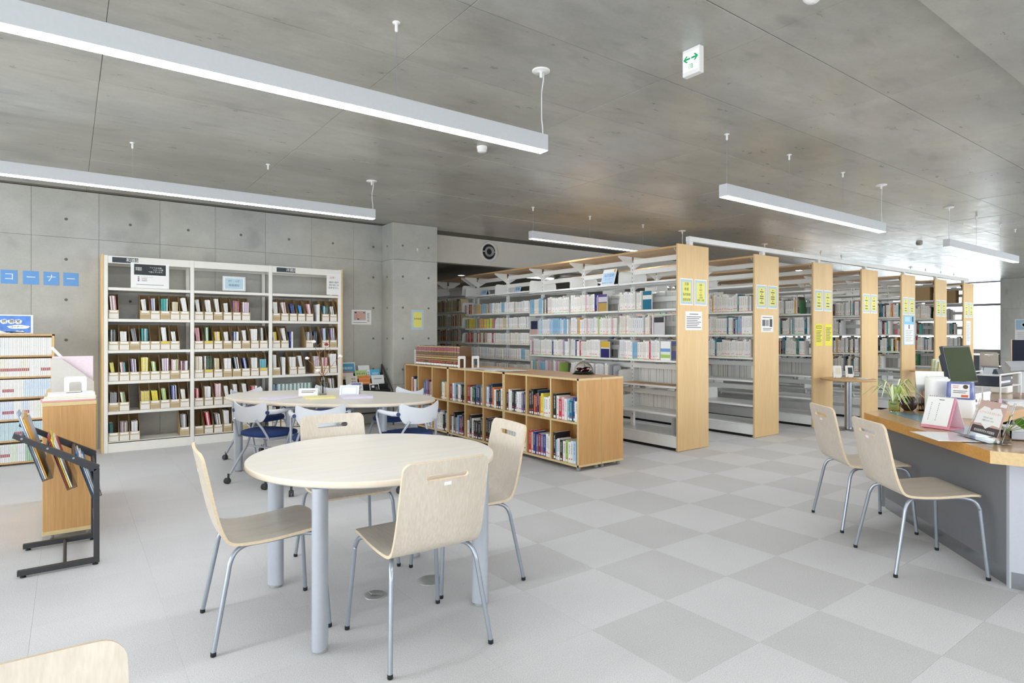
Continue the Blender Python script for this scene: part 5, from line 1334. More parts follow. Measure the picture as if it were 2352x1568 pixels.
def row(stack, bay, z, side, y_hi, y_lo, cols, hr, ind=False, where='', lean=False):
    """fill one shelf from the far end towards the aisle"""
    global NIND
    xs_ = SX[stack] + (0.018 if side < 0 else 0.55 - 0.018)
    y = y_hi; i = 0; c = None; runk = 0
    while True:
        w_ = rnd.uniform(0.012, 0.030)
        if y - w_ < y_lo: break
        if runk <= 0: c = rnd.choice(cols); runk = 1 if rnd.random() < 0.5 or c not in WH + ['#8fc0dd', '#b9d3ee', '#e8d94a'] else rnd.randint(2, 6); h0 = rnd.uniform(*hr); w0 = w_
        if runk > 1: w_ = w0
        if y - w_ < y_lo: break
        h = h0 if runk > 1 else rnd.uniform(*hr)
        runk -= 1
        T = Matrix.Translation((xs_, y - w_ / 2, z)) @ (Matrix() if side < 0 else Matrix.Rotation(PI, 4, 'Z'))
        d = rnd.uniform(0.13, 0.165)
        if ind and NIND < 298:
            bk = Books(); bk.add(Matrix(), d, w_ - 0.0012, h, srgb(c))
            o = bk.obj('book', BK_STK, None, (xs_ + rnd.uniform(0, 0.01), y - w_ / 2, z + 0.0004))
            tag(o, '%s book, %s from left, %s' % (CNAME.get(c, 'white'), ORD[i], where), 'book', 'books on the first stack'); NIND += 1
        else:
            rest_b.add(Matrix.Translation((rnd.uniform(0, 0.008) if side < 0 else -rnd.uniform(0, 0.008), 0, 0.0004)) @ T, d, w_ - 0.0012, h, srgb(c))
        y -= w_; i += 1
    return y
def stack(k):
    X = SX[k]; xc = X + 0.275
    nb = 5 if k == 0 else 4
    t = thing('book_stack', '%s white double-sided book stack with a wooden end panel, counted from the round table' % SNAME[k], 'bookshelf', (0, 0, 0), 0, 'rows of book stacks')
    q = MB(); q.box(X - 0.002, 4.285, 0.004, X + 0.552, 4.31, 2.312, 0, 0.002); q.obj('end_panel', M_BEECH, t)
    for b_ in range(nb):
        L_ = LENS[b_]
        q = MB(); q.box(X + 0.0, BY[b_] - (0.006 if b_ == 0 else 0), 2.273, X + 0.55, BY[b_ + 1] - 0.002, 2.295, 0, 0.002); q.obj('canopy', M_BEECHX, t)
        for z_ in (2.175, 2.045):
            link('top_rail', RLM[L_], t, (xc, BY[b_], z_))
        zl = ZN if b_ < 3 or k else ZF
        for z_ in zl:
            link('shelf', SHM[L_], t, (X, BY[b_], z_))
            o = link('shelf', SHM[L_], t, (X + 0.55, BY[b_] + L_, z_), (0, 0, PI))
            if z_ < 1.9: link('back_rail', RLM[L_], t, (xc, BY[b_], z_ + (0.1 if z_ > 0.8 else 0.17)))
        q = MB(); q.box(X + 0.014, BY[b_], 0.035, X + 0.536, BY[b_ + 1] - 0.002, 0.15, 0, 0.003); q.box(X + 0.01, BY[b_], 0.15, X + 0.54, BY[b_ + 1] - 0.002, 0.165, 0, 0.003); q.obj('base_shelf', M_WHITE, t)
    q = MB(); q.box(X + 0.04, 4.32, 0.0, X + 0.51, BY[nb] - 0.02, 0.035); q.obj('plinth', M_BLACK, t)
    for j in range(nb + 1):
        y = BY[j] + (0.03 if j == 0 else 0)
        link('upright', UPM, t, (xc, y, 0)); link('canopy_bracket', BRM, t, (xc, y, 0))
    q = MB(); q.lathe([(0.012, -0.006), (0.012, 0.006)], n=10, T=Matrix.Translation((X + 0.03, 4.33, 0.012)) @ Matrix.Rotation(PI / 2, 4, 'Y')); q.obj('levelling_foot', M_CHROME, t)
for k in range(7): stack(k)
PAPB = WH * 4 + ['#d8c9a0', '#8fc0dd', '#e9e6dd', '#b0b3b5']
S1 = 'shelf of the first stack'
# first stack, the bays nearest the aisle: single books
for b_, z, lo, nm in ((0, 1.595, 4.82, 'second'), (0, 1.30, 4.66, 'third'), (0, 1.01, 4.56, 'fourth'), (1, 1.595, 5.56, 'second'), (1, 1.30, 5.23, 'third'), (1, 1.01, 5.52, 'fourth')):
    row(0, b_, z, -1, BY[b_ + 1] - 0.012, lo, STKCOL, (0.195, 0.235), True, "%s shelf of the first stack's %s bay" % (nm, ['aisle', 'second'][b_]))
def faceout(label, y0, y1, z, h, parts, x=SX[0] + 0.02):
    t = thing('face_out_book', label, 'book', (x, (y0 + y1) / 2, z + 0.0004), 0)
    w_ = y1 - y0
    q = MB(); q.box(0, -w_ / 2, 0, 0.018, w_ / 2, h, 0, 0.001); q.obj('book_block', M_PAPER, t)
    for (z0, z1, c) in parts:
        q = MB(); q.box(-0.0012, -w_ / 2, h * z0, 0, w_ / 2, h * z1); q.obj('cover_panel', flat(c, 0.4), t)
faceout('teal book with a pale band shown face-out on the second shelf of the first stack', 4.68, 4.81, 1.595, 0.215, [(0, 0.55, '#1f6f8a'), (0.55, 0.78, '#dfe3e2'), (0.78, 1, '#1f6f8a')])
faceout('purple and gold book shown face-out on the second shelf of the first stack', 5.40, 5.55, 1.595, 0.215, [(0, 0.5, '#b89a55'), (0.5, 0.55, '#5a4f8a'), (0.55, 0.85, '#c9c6d2'), (0.85, 1, '#544a86')])
faceout('grey book with a small picture shown face-out on the third shelf of the first stack', 4.50, 4.64, 1.30, 0.20, [(0, 0.7, '#c9c9cc'), (0.7, 1, '#3a3b40')])
faceout('white book with green and blue swirls shown face-out on the fourth shelf', 4.41, 4.545, 1.01, 0.215, [(0, 0.12, '#f4f6f6'), (0.12, 0.3, '#a9cf6a'), (0.3, 0.45, '#e9f0e0'), (0.45, 0.62, '#6f9fd0'), (0.62, 1, '#f2f4f6')])
faceout('navy book with a yellow top shown face-out on the fourth shelf', 5.36, 5.505, 1.01, 0.205, [(0, 0.55, '#2b2f6e'), (0.55, 0.62, '#f0f0ee'), (0.62, 1, '#d8b544')])
faceout('white picture book shown face-out where the third bay begins', 6.79, 6.945, 1.30, 0.195, [(0, 0.4, '#c9a9a2'), (0.4, 1, '#2d3352')])
# the rest of the books: real volumes, joined
row(0, 2, 1.595, -1, BY[3] - 0.012, 6.12, STKCOL, (0.19, 0.235)); row(0, 2, 1.30, -1, 6.77, 6.12, ['#8fc0dd', '#b9d3ee', '#f4f3f0', '#e6e8ea'], (0.2, 0.225)); row(0, 2, 1.01, -1, BY[3] - 0.012, 6.12, STKCOL, (0.19, 0.235))
row(0, 1, 0.72, -1, BY[2] - 0.012, 5.35, ['#f4f3f0', '#b0b3b5', '#e6e8ea', '#f4f3f0'], (0.19, 0.22)); row(0, 2, 0.72, -1, BY[3] - 0.012, 6.3, ['#c9a9c9', '#8fc0dd', '#e7b8c3', '#a9c96a', '#f4f3f0'], (0.19, 0.22))
for b_ in (3, 4):
    for z in (1.64, 1.40, 1.165, 0.93, 0.70):
        cols = PAPB
        if b_ == 4 and z == 1.40: cols = ['#e8d94a', '#e8d94a', '#48b0ae', '#c98f95']
        if b_ == 4 and z == 1.64: cols = ['#8fc0dd', '#e9b25a', '#b4414b', '#d8c9a0', '#f4f3f0']
        if b_ == 4 and z == 1.165: cols = ['#7f7f80', '#c9374a', '#f4f3f0', '#d8c9a0']
        row(0, b_, z, -1, BY[b_ + 1] - 0.012, BY[b_] + 0.02, cols, (0.145, 0.165))
PL = ['#f4f3f0', '#eeece6', '#e9e6dd', '#f7f7f6']
for b_ in range(3):
    for z in ZN[1:]:
        row(0, b_, z, 1, BY[b_ + 1] - 0.012, BY[b_] + (0.03 if z < 0.9 else rnd.uniform(0.05, 0.4)), PL if z < 0.9 else STKCOL, (0.18, 0.23))
MUT = WH * 2 + ['#8b2635', '#3f7a4e', '#2d3b52', '#7f7f80', '#d8c9a0', '#48b0ae', '#5a4035', '#c9374a', '#1f6f84', '#e9b25a', '#26262a', '#b0b3b5']
for k in range(1, 7):
    for b_ in range(3 if k == 1 else 2):
        for n_, z in enumerate(ZN[1:]):
            if z < 0.6: continue
            full = rnd.random() < 0.7 or b_ > 0
            if z > 0.8 or k > 2:
                row(k, b_, z, -1, BY[b_ + 1] - 0.012, BY[b_] + (0.02 if full else rnd.uniform(0.10, 0.28)), MUT if k > 1 else STKCOL, (0.185, 0.245))
            if b_ < 2: row(k, b_, z, 1, BY[b_ + 1] - 0.012, BY[b_] + rnd.uniform(0.02, 0.3), PL + MUT[:22], (0.18, 0.23))
# shadowed stack that goes on beyond the first one, glimpsed right of the column
t = thing('book_stack', 'shadowed stack of beige books glimpsed right of the concrete column', 'bookshelf', (0, 0, 0), 0, 'rows of book stacks')
OLD = ['#d8c9a0', '#c9b98f', '#e9e6dd', '#bfae86', '#d9cfae', '#7f7f80', '#8b2635', '#a9a68f']
for b_ in range(2):
    ya = 8.86 + 0.89 * b_; L_ = 0.89
    q = MB(); q.box(SX[0], ya, 2.273, SX[0] + 0.55, ya + L_ - 0.002, 2.295, 0, 0.002); q.obj('canopy', M_BEECHX, t)
    link('upright', UPM, t, (SX[0] + 0.275, ya + 0.03, 0)); link('canopy_bracket', BRM, t, (SX[0] + 0.275, ya + 0.03, 0))
    for z_ in (1.99, 1.70, 1.44, 1.18, 0.92, 0.66, 0.41):
        link('shelf', SHM[LENS[1]], t, (SX[0], ya, z_)); link('back_rail', RLM[LENS[1]], t, (SX[0] + 0.275, ya, z_ + 0.1))
        if z_ < 1.9:
            y = ya + 0.87
            while y > ya + 0.04:
                w_ = rnd.uniform(0.018, 0.032); rest_b.add(Matrix.Translation((SX[0] + 0.02, y - w_ / 2, z_ + 0.0004)), 0.15, w_ - 0.0012, rnd.uniform(0.175, 0.215), srgb(rnd.choice(OLD))); y -= w_
    q = MB(); q.box(SX[0] + 0.014, ya, 0.0, SX[0] + 0.536, ya + L_ - 0.002, 0.165, 0, 0.003); q.obj('base_shelf', M_WHITE, t)
o = rest_b.obj('shelved_books', BK_STK); tag(o, 'remaining rows of books filling the white stacks', 'books', None, 'stuff')

# brown paper sheets laid on the first stack, grey bookends
for n_, (y, L_) in enumerate(((4.57, 0.36), (4.98, 0.36))):
    q = MB(); q.box(0, -L_ / 2, 0, 0.22, L_ / 2, 0.004, 0, 0.001, Matrix.Rotation(R(2 - 4 * n_), 4, 'Z'))
    tag(q.obj('brown_sheet', flat('#c9a37c'), None, (SX[0] + 0.02, y, 0.7205), None), ['brown card lying on the fifth shelf, nearer the end panel', 'brown card lying on the fifth shelf, farther from the end panel'][n_], 'card')
def bookend(label, y, z, x=SX[0] + 0.03, rz=90):
    t = thing('bookend', label, 'bookend', (x, y, z + 0.0005), R(rz))
    q = MB(); pl = rrect(0.13, 0.19, 0.02, 4, 0.065, 0.095); q.prism([(a, 0, b_) for a, b_ in pl], (0, 0.0016, 0)); q.obj('plate', M_PLAST, t)
    q = MB(); q.box(0.03, -0.09, 0, 0.10, 0, 0.0018); q.obj('base_tongue', M_PLAST, t)
bookend('grey bookend standing on the bottom shelf by the first end panel', 4.425, 0.165, SX[0] + 0.06, 0)
bookend('grey bookend standing on the fifth shelf of the first stack', 5.325, 0.72, SX[0] + 0.06, 0)

# shelf-top signs on the first stack
def tilt_sign(label, w, h, y, z, items, m):
    t = thing('shelf_top_sign', label, 'sign', (SX[0] + 0.03, y, z + 0.0005), -PI / 2)
    a = R(18)
    sign('front_leaf', None, None, w, h, m, (0, h / 2 * math.sin(a), h / 2 * math.cos(a)), (PI / 2 - a, 0, 0), items, root=t)
    q = MB(); q.box(-w / 2, -0.001, 0, w / 2, 0.001, h, 0, 0, Matrix.Translation((0, 2 * h * math.sin(a), 0)) @ Matrix.Rotation(a, 4, 'X')); q.obj('rear_leaf', DKP, t)
tilt_sign('pale blue designated books sign on top of the first stack', 0.235, 0.215, 5.41, 1.925, [('r', -0.02, 0.078, 0.125, 0.028, M_PAPER), ('r', 0.085, 0.08, 0.028, 0.036, flat('#d8a83c')), ('r', 0, -0.02, 0.215, 0.155, flat('#bcd8f2')), ('t', '指定図書', 0, 0.018, 0.042, flat('#4f86c0')), ('t', 'コーナー', 0, -0.032, 0.036, flat('#4f86c0')), ('r', -0.085, -0.078, 0.018, 0.012, flat('#e2565c'), 0.001), ('l', -0.045, -0.078, 0.05, 0.012, 1), ('r', 0.005, -0.078, 0.02, 0.01, flat('#7fd08a'), 0.001), ('l', 0.055, -0.078, 0.05, 0.012, 1)], M_PAPER)
tilt_sign('small blue paperback sign at the far left of the first stack top', 0.17, 0.085, 8.22, 1.945, [('t', '文庫', 0, 0, 0.052, flat('#35506e'))], flat('#a9c4e0'))
tilt_sign('small blue pocket book sign on the first stack top, next to the paperback sign', 0.155, 0.085, 7.30, 1.945, [('t', '新書', 0, 0, 0.052, flat('#35506e'))], flat('#a9c4e0'))

# white tie rail above the stacks
t = thing('tie_rail', 'white steel tie rail joining the tops of the book stacks', 'rail', (0, 0, 0))
q = MB(); q.box(5.755, 4.375, 2.375, 14.75, 4.435, 2.435, 0, 0.003); q.obj('rail', M_WHITE, t)
for k in range(7):
    x = SX[k] + 0.36
    q = MB(); q.box(x - 0.032, 4.38, 2.2955, x + 0.032, 4.43, 2.376, 0, 0.002); q.obj('post', M_WHITE, t)

# signs on the wooden end panels
def pair(k, a, b_):
    for s, (lines, lab) in enumerate((a, b_)):
        x = SX[k] + (0.145 if s == 0 else 0.40)
        n_ = len(lines)
        it = [('r', 0, 0, 0.206, 0.275, PBL), ('r', 0, 0.0, 0.148, 0.222, YEL, 0.0012)]
        for i, ln in enumerate(lines):
            yy = 0.085 - i * (0.175 / max(1, n_ - 1))
            it.append(('t', ln, 0, yy, min(0.038 if n_ <= 4 else 0.025, 0.135 / max(1, len(ln))), M_INK if k else flat('#3d6038'), 0.002))
        sign('end_panel_sign', lab, 'sign', 0.222, 0.297, M_PAPER, (x, 4.2826, 1.782), FACE_S, it, 'yellow subject signs on the stack end panels')
pair(0, (['文庫', '新書', '指定図書', '国家試験'], 'left yellow subject sign on the first wooden end panel'), (['図書', '00', '総記', '10', '哲学', '心理学', '倫理・宗教'], 'right yellow subject sign on the first wooden end panel'))
for k in range(1, 7):
    for s_, lab in ((0, 'left'), (1, 'right')):
        it = [('r', 0, 0, 0.206, 0.275, PBL), ('r', 0, 0.0, 0.148, 0.222, YEL, 0.0012)]
        o = sign('end_panel_sign', '%s yellow subject sign on the %s wooden end panel' % (lab, SNAME[k]), 'sign', 0.222, 0.297, M_PAPER, (SX[k] + (0.145 if s_ == 0 else 0.40), 4.2826, 1.782), FACE_S, it, 'yellow subject signs on the stack end panels')
        for i in range(7 if k == 1 else 5):
            ww = 0.02 if i in (0, 2, 5) else 0.085
            q = MB(); yy = 0.088 - i * (0.028 if k == 1 else 0.042); q.box(-ww / 2, yy - 0.007, 0.0012, ww / 2, yy + 0.007, 0.0017); q.obj('printed_line', M_INKG, o)
def notice(k, lab, x, z, w, h, m, items): sign('notice', lab, 'notice', w, h, m, (SX[k] + x, 4.2826, z), FACE_S, items)
notice(0, 'white printed notice below the signs on the first wooden end panel', 0.275, 1.458, 0.30, 0.212, M_PAPER, [('l', 0, 0.075, 0.16, 0.018, 1, M_INK), ('l', 0.0, 0.045, 0.26, 0.02, 7)])
notice(1, 'white notice with three small photos on the second wooden end panel', 0.275, 1.44, 0.28, 0.215, M_PAPER, [('l', 0, 0.08, 0.22, 0.02, 1, flat('#8a4550')), ('r', -0.08, 0.01, 0.07, 0.08, M_INKG), ('r', 0.0, 0.01, 0.07, 0.08, flat('#9a9ca0')), ('r', 0.085, 0.01, 0.06, 0.1, DKP), ('l', 0, -0.06, 0.2, 0.02, 2)])
NY = flat('#e8e04a')
notice(2, 'bright yellow notice at left on the third wooden end panel', 0.15, 1.295, 0.2, 0.31, NY, [('r', 0, 0.11, 0.15, 0.035, M_INK), ('r', 0, 0.11, 0.135, 0.02, NY, 0.001), ('l', 0, 0.06, 0.15, 0.022, 8)])
notice(2, 'bright yellow notice at right on the third wooden end panel', 0.42, 1.295, 0.2, 0.31, NY, [('l', 0, 0.1, 0.15, 0.022, 9)])
notice(4, 'light blue poster on the fifth wooden end panel', 0.285, 1.37, 0.46, 0.50, flat('#8cc4e6'), [('r', 0.0, -0.07, 0.38, 0.34, M_PAPER), ('r', -0.07, 0.19, 0.2, 0.08, flat('#b9dcf0')), ('r', 0.15, 0.19, 0.05, 0.09, DKP), ('r', 0, 0.06, 0.05, 0.07, M_INKG, 0.001), ('l', 0, 0.0, 0.3, 0.03, 7, flat('#b9bcc0'))])
notice(6, 'pale grey notice on the seventh wooden end panel', 0.25, 1.33, 0.25, 0.48, flat('#dfe2e6'), [('l', 0, 0.18, 0.2, 0.03, 12, flat('#b9bcc0'))])

# cardboard boxes in the top of the far stacks
for n_, (k, y) in enumerate(((5, 4.5), (5, 4.75), (6, 4.55), (6, 4.85))):
    q = MB(); q.box(0, -0.115, 0, 0.2, 0.115, 0.25, 0, 0.003)
    tag(q.obj('storage_box', M_CARDIN, None, (SX[k] + 0.03, y, 1.9256)), 'brown storage box on the top shelf of the %s stack, %s from the aisle' % (SNAME[k], ORD[n_ % 2]), 'box')

# ------------------------------------------------------------------ round side tables at the stack ends
def side_table(label, x, y, z=0.70):
    t = thing('side_table', label, 'table', (x, y, 0))
    q = MB(); q.lathe([(0.325, z - 0.026), (0.338, z - 0.022), (0.342, z - 0.012), (0.338, z - 0.003), (0.333, z)], n=48); q.obj('tabletop', M_BEECHX, t)
    q = MB(); q.cyl((0, 0, 0.02), (0, 0, z - 0.026), 0.046, n=28); q.obj('column', M_CHROME, t)
    q = MB(); q.lathe([(0.19, 0), (0.195, 0.006), (0.185, 0.016), (0.06, 0.022)], n=40); q.obj('base_plate', M_CHROME, t)
side_table('round side table with white display cards in front of the third stack', 8.60, 3.925)
side_table('round side table with small green books, half hidden behind the counter', 11.58, 3.92)
def card_stand(label, x, y, rz, c1, c2):
    t = thing('display_card', label, 'display card', (x, y, 0.7005), R(rz))
    T = Matrix.Rotation(R(-14), 4, 'X')
    q = MB(); q.box(-0.05, 0, 0.012, 0.05, 0.004, 0.175, 0, 0.0015, T); q.obj('card', M_PAPER, t)
    q = MB(); q.box(-0.018, -0.001, 0.06, 0.04, 0, 0.15, 0, 0, T); q.obj('picture', flat(c1), t)
    q = MB()
    for sx in (-0.035, 0.035):
        q.tube([(sx, -0.035, 0.03), (sx, -0.03, 0.006), (sx, 0.03, 0.003), (sx, 0.02, 0.09)], 0.002, 6)
    q.obj('wire_easel', M_CHROME, t)
card_stand('white display card with a pale picture, left on the side table', 8.44, 3.99, -50, '#e9e4cf', '')
card_stand('white display card behind the left one on the side table', 8.54, 4.03, -50, '#d9dde6', '')
card_stand('white display card with a dark picture, right on the side table', 8.66, 3.93, -50, '#3f4a4c', '')
sheet('leaflet', 'white leaflet lying at the front of the side table', 'leaflet', 0.15, 0.1, 0.003, M_PAPER, (8.62, 3.76, 0.7005), 60)
sheet('leaflet', 'white leaflet lying at the right of the side table', 'leaflet', 0.15, 0.1, 0.006, M_PAPER, (8.78, 3.80, 0.7005), 70)
for i, (c, n_) in enumerate((('#cfd9b0', 'pale green'), ('#e9efe0', 'white'), ('#d9d3a0', 'olive'))):
    bk = Books(); bk.add(Matrix(), 0.12, 0.03, 0.2 - 0.02 * i, srgb(c))
    tag(bk.obj('standing_book', BK_PLN, None, (11.36, 3.88 - 0.045 * i, 0.7005), (R(6), 0, R(-30))), '%s book standing on the side table behind the counter, %s from left' % (n_, ORD[i]), 'book')

# ------------------------------------------------------------------ reference counter
CT = 0.72
poly = [(4.81, 2.08), (3.745, 1.022), (4.06, 0.05), (4.58, 0.22), (4.32, 0.91), (4.85, 1.44), (7.7, 1.44), (7.7, 2.08)]
t = thing('reference_counter', 'reference counter with a thick golden wood top and grey front, at the right', 'counter', (0, 0, 0))
M_CTOP = wood('counter_oak_top', '#c4a078', '#b08a60', 0.28, 'x', 6, coat=0.3)
M_CEDGE = wood('counter_oak_edge', '#d09b50', '#bf8840', 0.32, 'x', 6, coat=0.2)
M_CEDGE2 = wood('counter_pale_edge', '#dcc091', '#cfb07e', 0.35, 'x', 6)
q = MB(); n = len(poly)
q.add([(x, y, CT) for x, y in poly], [tuple(range(n))], 0); q.add([(x, y, CT - 0.064) for x, y in poly], [tuple(reversed(range(n)))], 0)
for i in range(n):
    (xa, ya), (xb, yb) = poly[i], poly[(i + 1) % n]
    q.add([(xa, ya, CT - 0.064), (xa, ya, CT), (xb, yb, CT), (xb, yb, CT - 0.064)], [(0, 1, 2, 3)], 2 if i == 1 else 1)
q.obj('countertop', [M_CTOP, M_CEDGE, M_CEDGE2], t)
GF = mat('grey_front_panel', '#77797e', 0.5, nz=0.02); GL = mat('light_grey_panel', '#b9bcc6', 0.45, nz=0.02)
def vpanel(name, a, b_, z0, z1, m, th=0.02):
    a = Vector((*a, 0)); b_ = Vector((*b_, 0)); d = (b_ - a).normalized(); nn = Vector((-d.y, d.x, 0)) * th
    q = MB(); q.prism([a + Vector((0, 0, z0)), b_ + Vector((0, 0, z0)), b_ + nn + Vector((0, 0, z0)), a + nn + Vector((0, 0, z0))], (0, 0, z1 - z0)); return q.obj(name, m, t)
vpanel('front_panel', (3.925, 1.0), (4.957, 2.004), 0.085, CT - 0.065, GF, -0.02)
vpanel('kick_band', (3.93, 0.995), (4.957, 1.994), 0.0, 0.085, M_CHROME, -0.02)
vpanel('corner_post', (3.906, 0.985), (3.926, 1.002), 0.0, CT - 0.065, GL, -0.03)
vpanel('side_panel', (4.10, 0.33), (3.906, 0.985), 0.085, CT - 0.065, GL, -0.02)
vpanel('kick_band', (4.105, 0.33), (3.911, 0.98), 0.0, 0.085, M_CHROME, -0.02)
vpanel('end_panel', (4.98, 2.03), (7.6, 2.03), 0.0, CT - 0.065, GF, -0.02)
vpanel('inner_panel', (5.9, 1.47), (5.9, 2.0), 0.0, CT - 0.065, DKP, -0.02)
ZK = CT + 0.0008
# blue desk mat
q = MB(); q.prism([(4.98, 2.0, 0), (4.12, 1.18, 0), (4.27, 1.14, 0), (4.62, 1.38, 0), (4.72, 1.55, 0), (5.02, 1.80, 0)], (0, 0, 0.002))
tag(q.obj('desk_mat', mat('blue_glass_mat', '#8fb0bd', 0.12, nz=0.03), None, (0, 0, ZK)), 'blue-grey desk mat lying along the counter front', 'mat')
# desk calendar
t = thing('desk_calendar', 'white and pink desk calendar on the counter', 'calendar', (4.41, 1.45, ZK + 0.002), R(-104))
a = R(22)
sign('date_page', None, None, 0.155, 0.185, M_PAPER, (0, -0.005 - 0.0925 * math.sin(a) * 0 - 0.035, 0.105), (PI / 2 - a, 0, 0), [('l', 0.0, 0.05, 0.004, 0.012, 10, M_INKG), ('l', -0.045, 0.05, 0.004, 0.012, 10, M_INKG), ('l', 0.01, 0.075, 0.03, 0.012, 1, M_INKG)], root=t)
PINK = mat('pink_card', '#eda3b6', 0.55)
q = MB(); q.box(-0.085, -0.0012, 0, 0.085, 0.0012, 0.205, 0, 0, Matrix.Translation((0, -0.068, 0)) @ Matrix.Rotation(-a, 4, 'X')); q.obj('front_board', PINK, t)
q = MB(); q.box(-0.085, -0.0012, 0, 0.085, 0.0012, 0.205, 0, 0, Matrix.Translation((0, 0.085, 0)) @ Matrix.Rotation(a, 4, 'X')); q.obj('rear_board', mat('pale_pink_card', '#efe3ea', 0.6), t)
q = MB(); q.box(-0.085, -0.068, 0, 0.085, 0.085, 0.002); q.obj('foot_board', PINK, t)
q = MB()
for i in range(12): q.lathe([(0.0052, -0.0008), (0.0064, 0), (0.0052, 0.0008)], n=10, T=Matrix.Translation((-0.075 + 0.0136 * i, 0.008, 0.192)) @ Matrix.Rotation(PI / 2, 4, 'Y'))
q.obj('ring_binding', M_CHROME, t)
# acrylic stand with the counter sign
t = thing('acrylic_sign_stand', 'clear acrylic stand holding the brown reference counter sign', 'sign', (4.06, 1.145, ZK + 0.0065), R(-135))
T = Matrix.Rotation(R(-18), 4, 'X')
for sx in (-1, 1):
    q = MB(); q.box(sx * 0.15, 0.004, 0.006, sx * 0.142, 0.012, 0.23, 0, 0, T); q.obj('acrylic_bar', M_ACRYL, t)
q = MB(); q.box(-0.15, -0.05, 0.0, 0.15, 0.06, 0.004); q.obj('acrylic_base', M_ACRYL, t)
BRN, DBR = flat('#c9aba0'), flat('#4a4144')
wpage = [(-0.112, -0.04), (-0.108, 0.03), (-0.07, 0.062), (-0.02, 0.058), (0.0, 0.045), (0.02, 0.058), (0.07, 0.062), (0.102, 0.03), (0.108, -0.04), (0.05, -0.035), (0.0, -0.062), (-0.05, -0.035)]
sign('sign_card', None, None, 0.236, 0.19, BRN, (0, 0.036, 0.118), (R(72), 0, 0), [('r', 0, -0.072, 0.236, 0.045, DBR), ('p', wpage, M_PAPER, 0.0016), ('t', 'レファレンス', -0.043, 0.028, 0.0165, flat('#d98f45'), 0.0026), ('t', 'カウンター', 0.053, 0.026, 0.0165, flat('#d98f45'), 0.0026), ('t', '平日 9:00～18:30', -0.005, 0.0, 0.0115, M_INKG, 0.0026), ('t', '土曜日 10:00～16:30', 0.0, -0.016, 0.0115, M_INKG, 0.0026), ('t', '東京医療学院大学図書館', 0.0, -0.078, 0.0165, M_PAPER, 0.0022), ('r', 0.085, 0.08, 0.05, 0.018, M_PAPER, 0.001)], root=t, t=0.003)
sheet('plastic_folder', 'clear plastic folder lying in front of the counter sign', 'folder', 0.32, 0.24, 0.003, mat('clear_film', '#e8ebee', 0.08, nz=0.05), (4.03, 1.30, ZK + 0.003), 44)
# small glass with a leafy cutting
t = thing('leafy_cutting', 'green heart-leaved cutting in a small glass at the right edge', 'plant', (4.15, 1.06, ZK))
q = MB(); q.lathe([(0.018, 0), (0.022, 0.003), (0.024, 0.06), (0.0225, 0.06), (0.0205, 0.006), (0.003, 0.004)], n=18); q.obj('glass', M_GLASS, t)
LEAF = mat('leaf_green', '#5f9a3c', 0.45, nz=0.15, nscale=25); LEAF2 = mat('leaf_lime', '#97b84a', 0.45, nz=0.15, nscale=25); STEM = mat('stem_green', '#8aa050', 0.5)
def leaf(q, tip, base, w, up=Vector((0, 0, 1)), m=0, fold=0.25):
    base = Vector(base); tip = Vector(tip); d = tip - base; L_ = d.length; d.normalize(); s = d.cross(up).normalized(); nrm = s.cross(d)
    prof = [(0.0, 0.0), (0.06, 0.32), (0.22, 0.5), (0.45, 0.44), (0.7, 0.25), (0.88, 0.1), (1.0, 0.0)]
    V = []; F = []
    for f, ww in prof:
        c = base + d * (L_ * f) - nrm * (0.12 * L_ * f * f)
        V += [c - s * (w * ww) + nrm * (w * ww * fold), c, c + s * (w * ww) + nrm * (w * ww * fold)]
    for i in range(len(prof) - 1):
        a_ = i * 3; F += [(a_, a_ + 1, a_ + 4, a_ + 3), (a_ + 1, a_ + 2, a_ + 5, a_ + 4)]
    V2 = [v_ - nrm * 0.0008 for v_ in V]
    q.add(V, F, m, True); q.add(V2, [tuple(reversed(f)) for f in F], m, True)
for i, (p0, p1, w, m_) in enumerate((((0.03, -0.05, 0.13), (0.045, -0.075, 0.055), 0.07, LEAF), ((0.0, -0.12, 0.165), (0.03, -0.16, 0.095), 0.065, LEAF), ((0.0, 0.045, 0.085), (-0.01, 0.05, 0.015), 0.05, LEAF2), ((0.05, -0.22, 0.24), (0.06, -0.25, 0.18), 0.06, LEAF), ((0.02, -0.2, 0.10), (0.02, -0.22, 0.03), 0.05, LEAF2), ((0.06, -0.16, 0.12), (0.1, -0.2, 0.07), 0.06, LEAF))):
    q = MB(); leaf(q, p1, p0, w * 0.95, up=Vector((-0.7, 0.5, 0.4))); o = q.obj('leaf', m_, t)
    q = MB(); q.tube([(0, 0, 0.05), (p0[0] * 0.5, p0[1] * 0.5, p0[2] * 0.62 + 0.03), p0], 0.0018, 6); q.obj('stem', STEM, o)
# grey device under the leaves
t = thing('grey_terminal', 'flat grey machine under the leaves at the right edge of the counter', 'machine', (4.38, 0.98, ZK), R(-60))
q = MB(); q.box(-0.16, -0.12, 0.004, 0.16, 0.12, 0.045, 0, 0.006); q.obj('case', mat('machine_grey', '#b9bdc6', 0.45), t)
q = MB(); q.box(-0.15, -0.11, 0.045, 0.15, 0.09, 0.062, 0, 0.004); q.obj('lid', mat('machine_pale', '#d3d6db', 0.45), t)
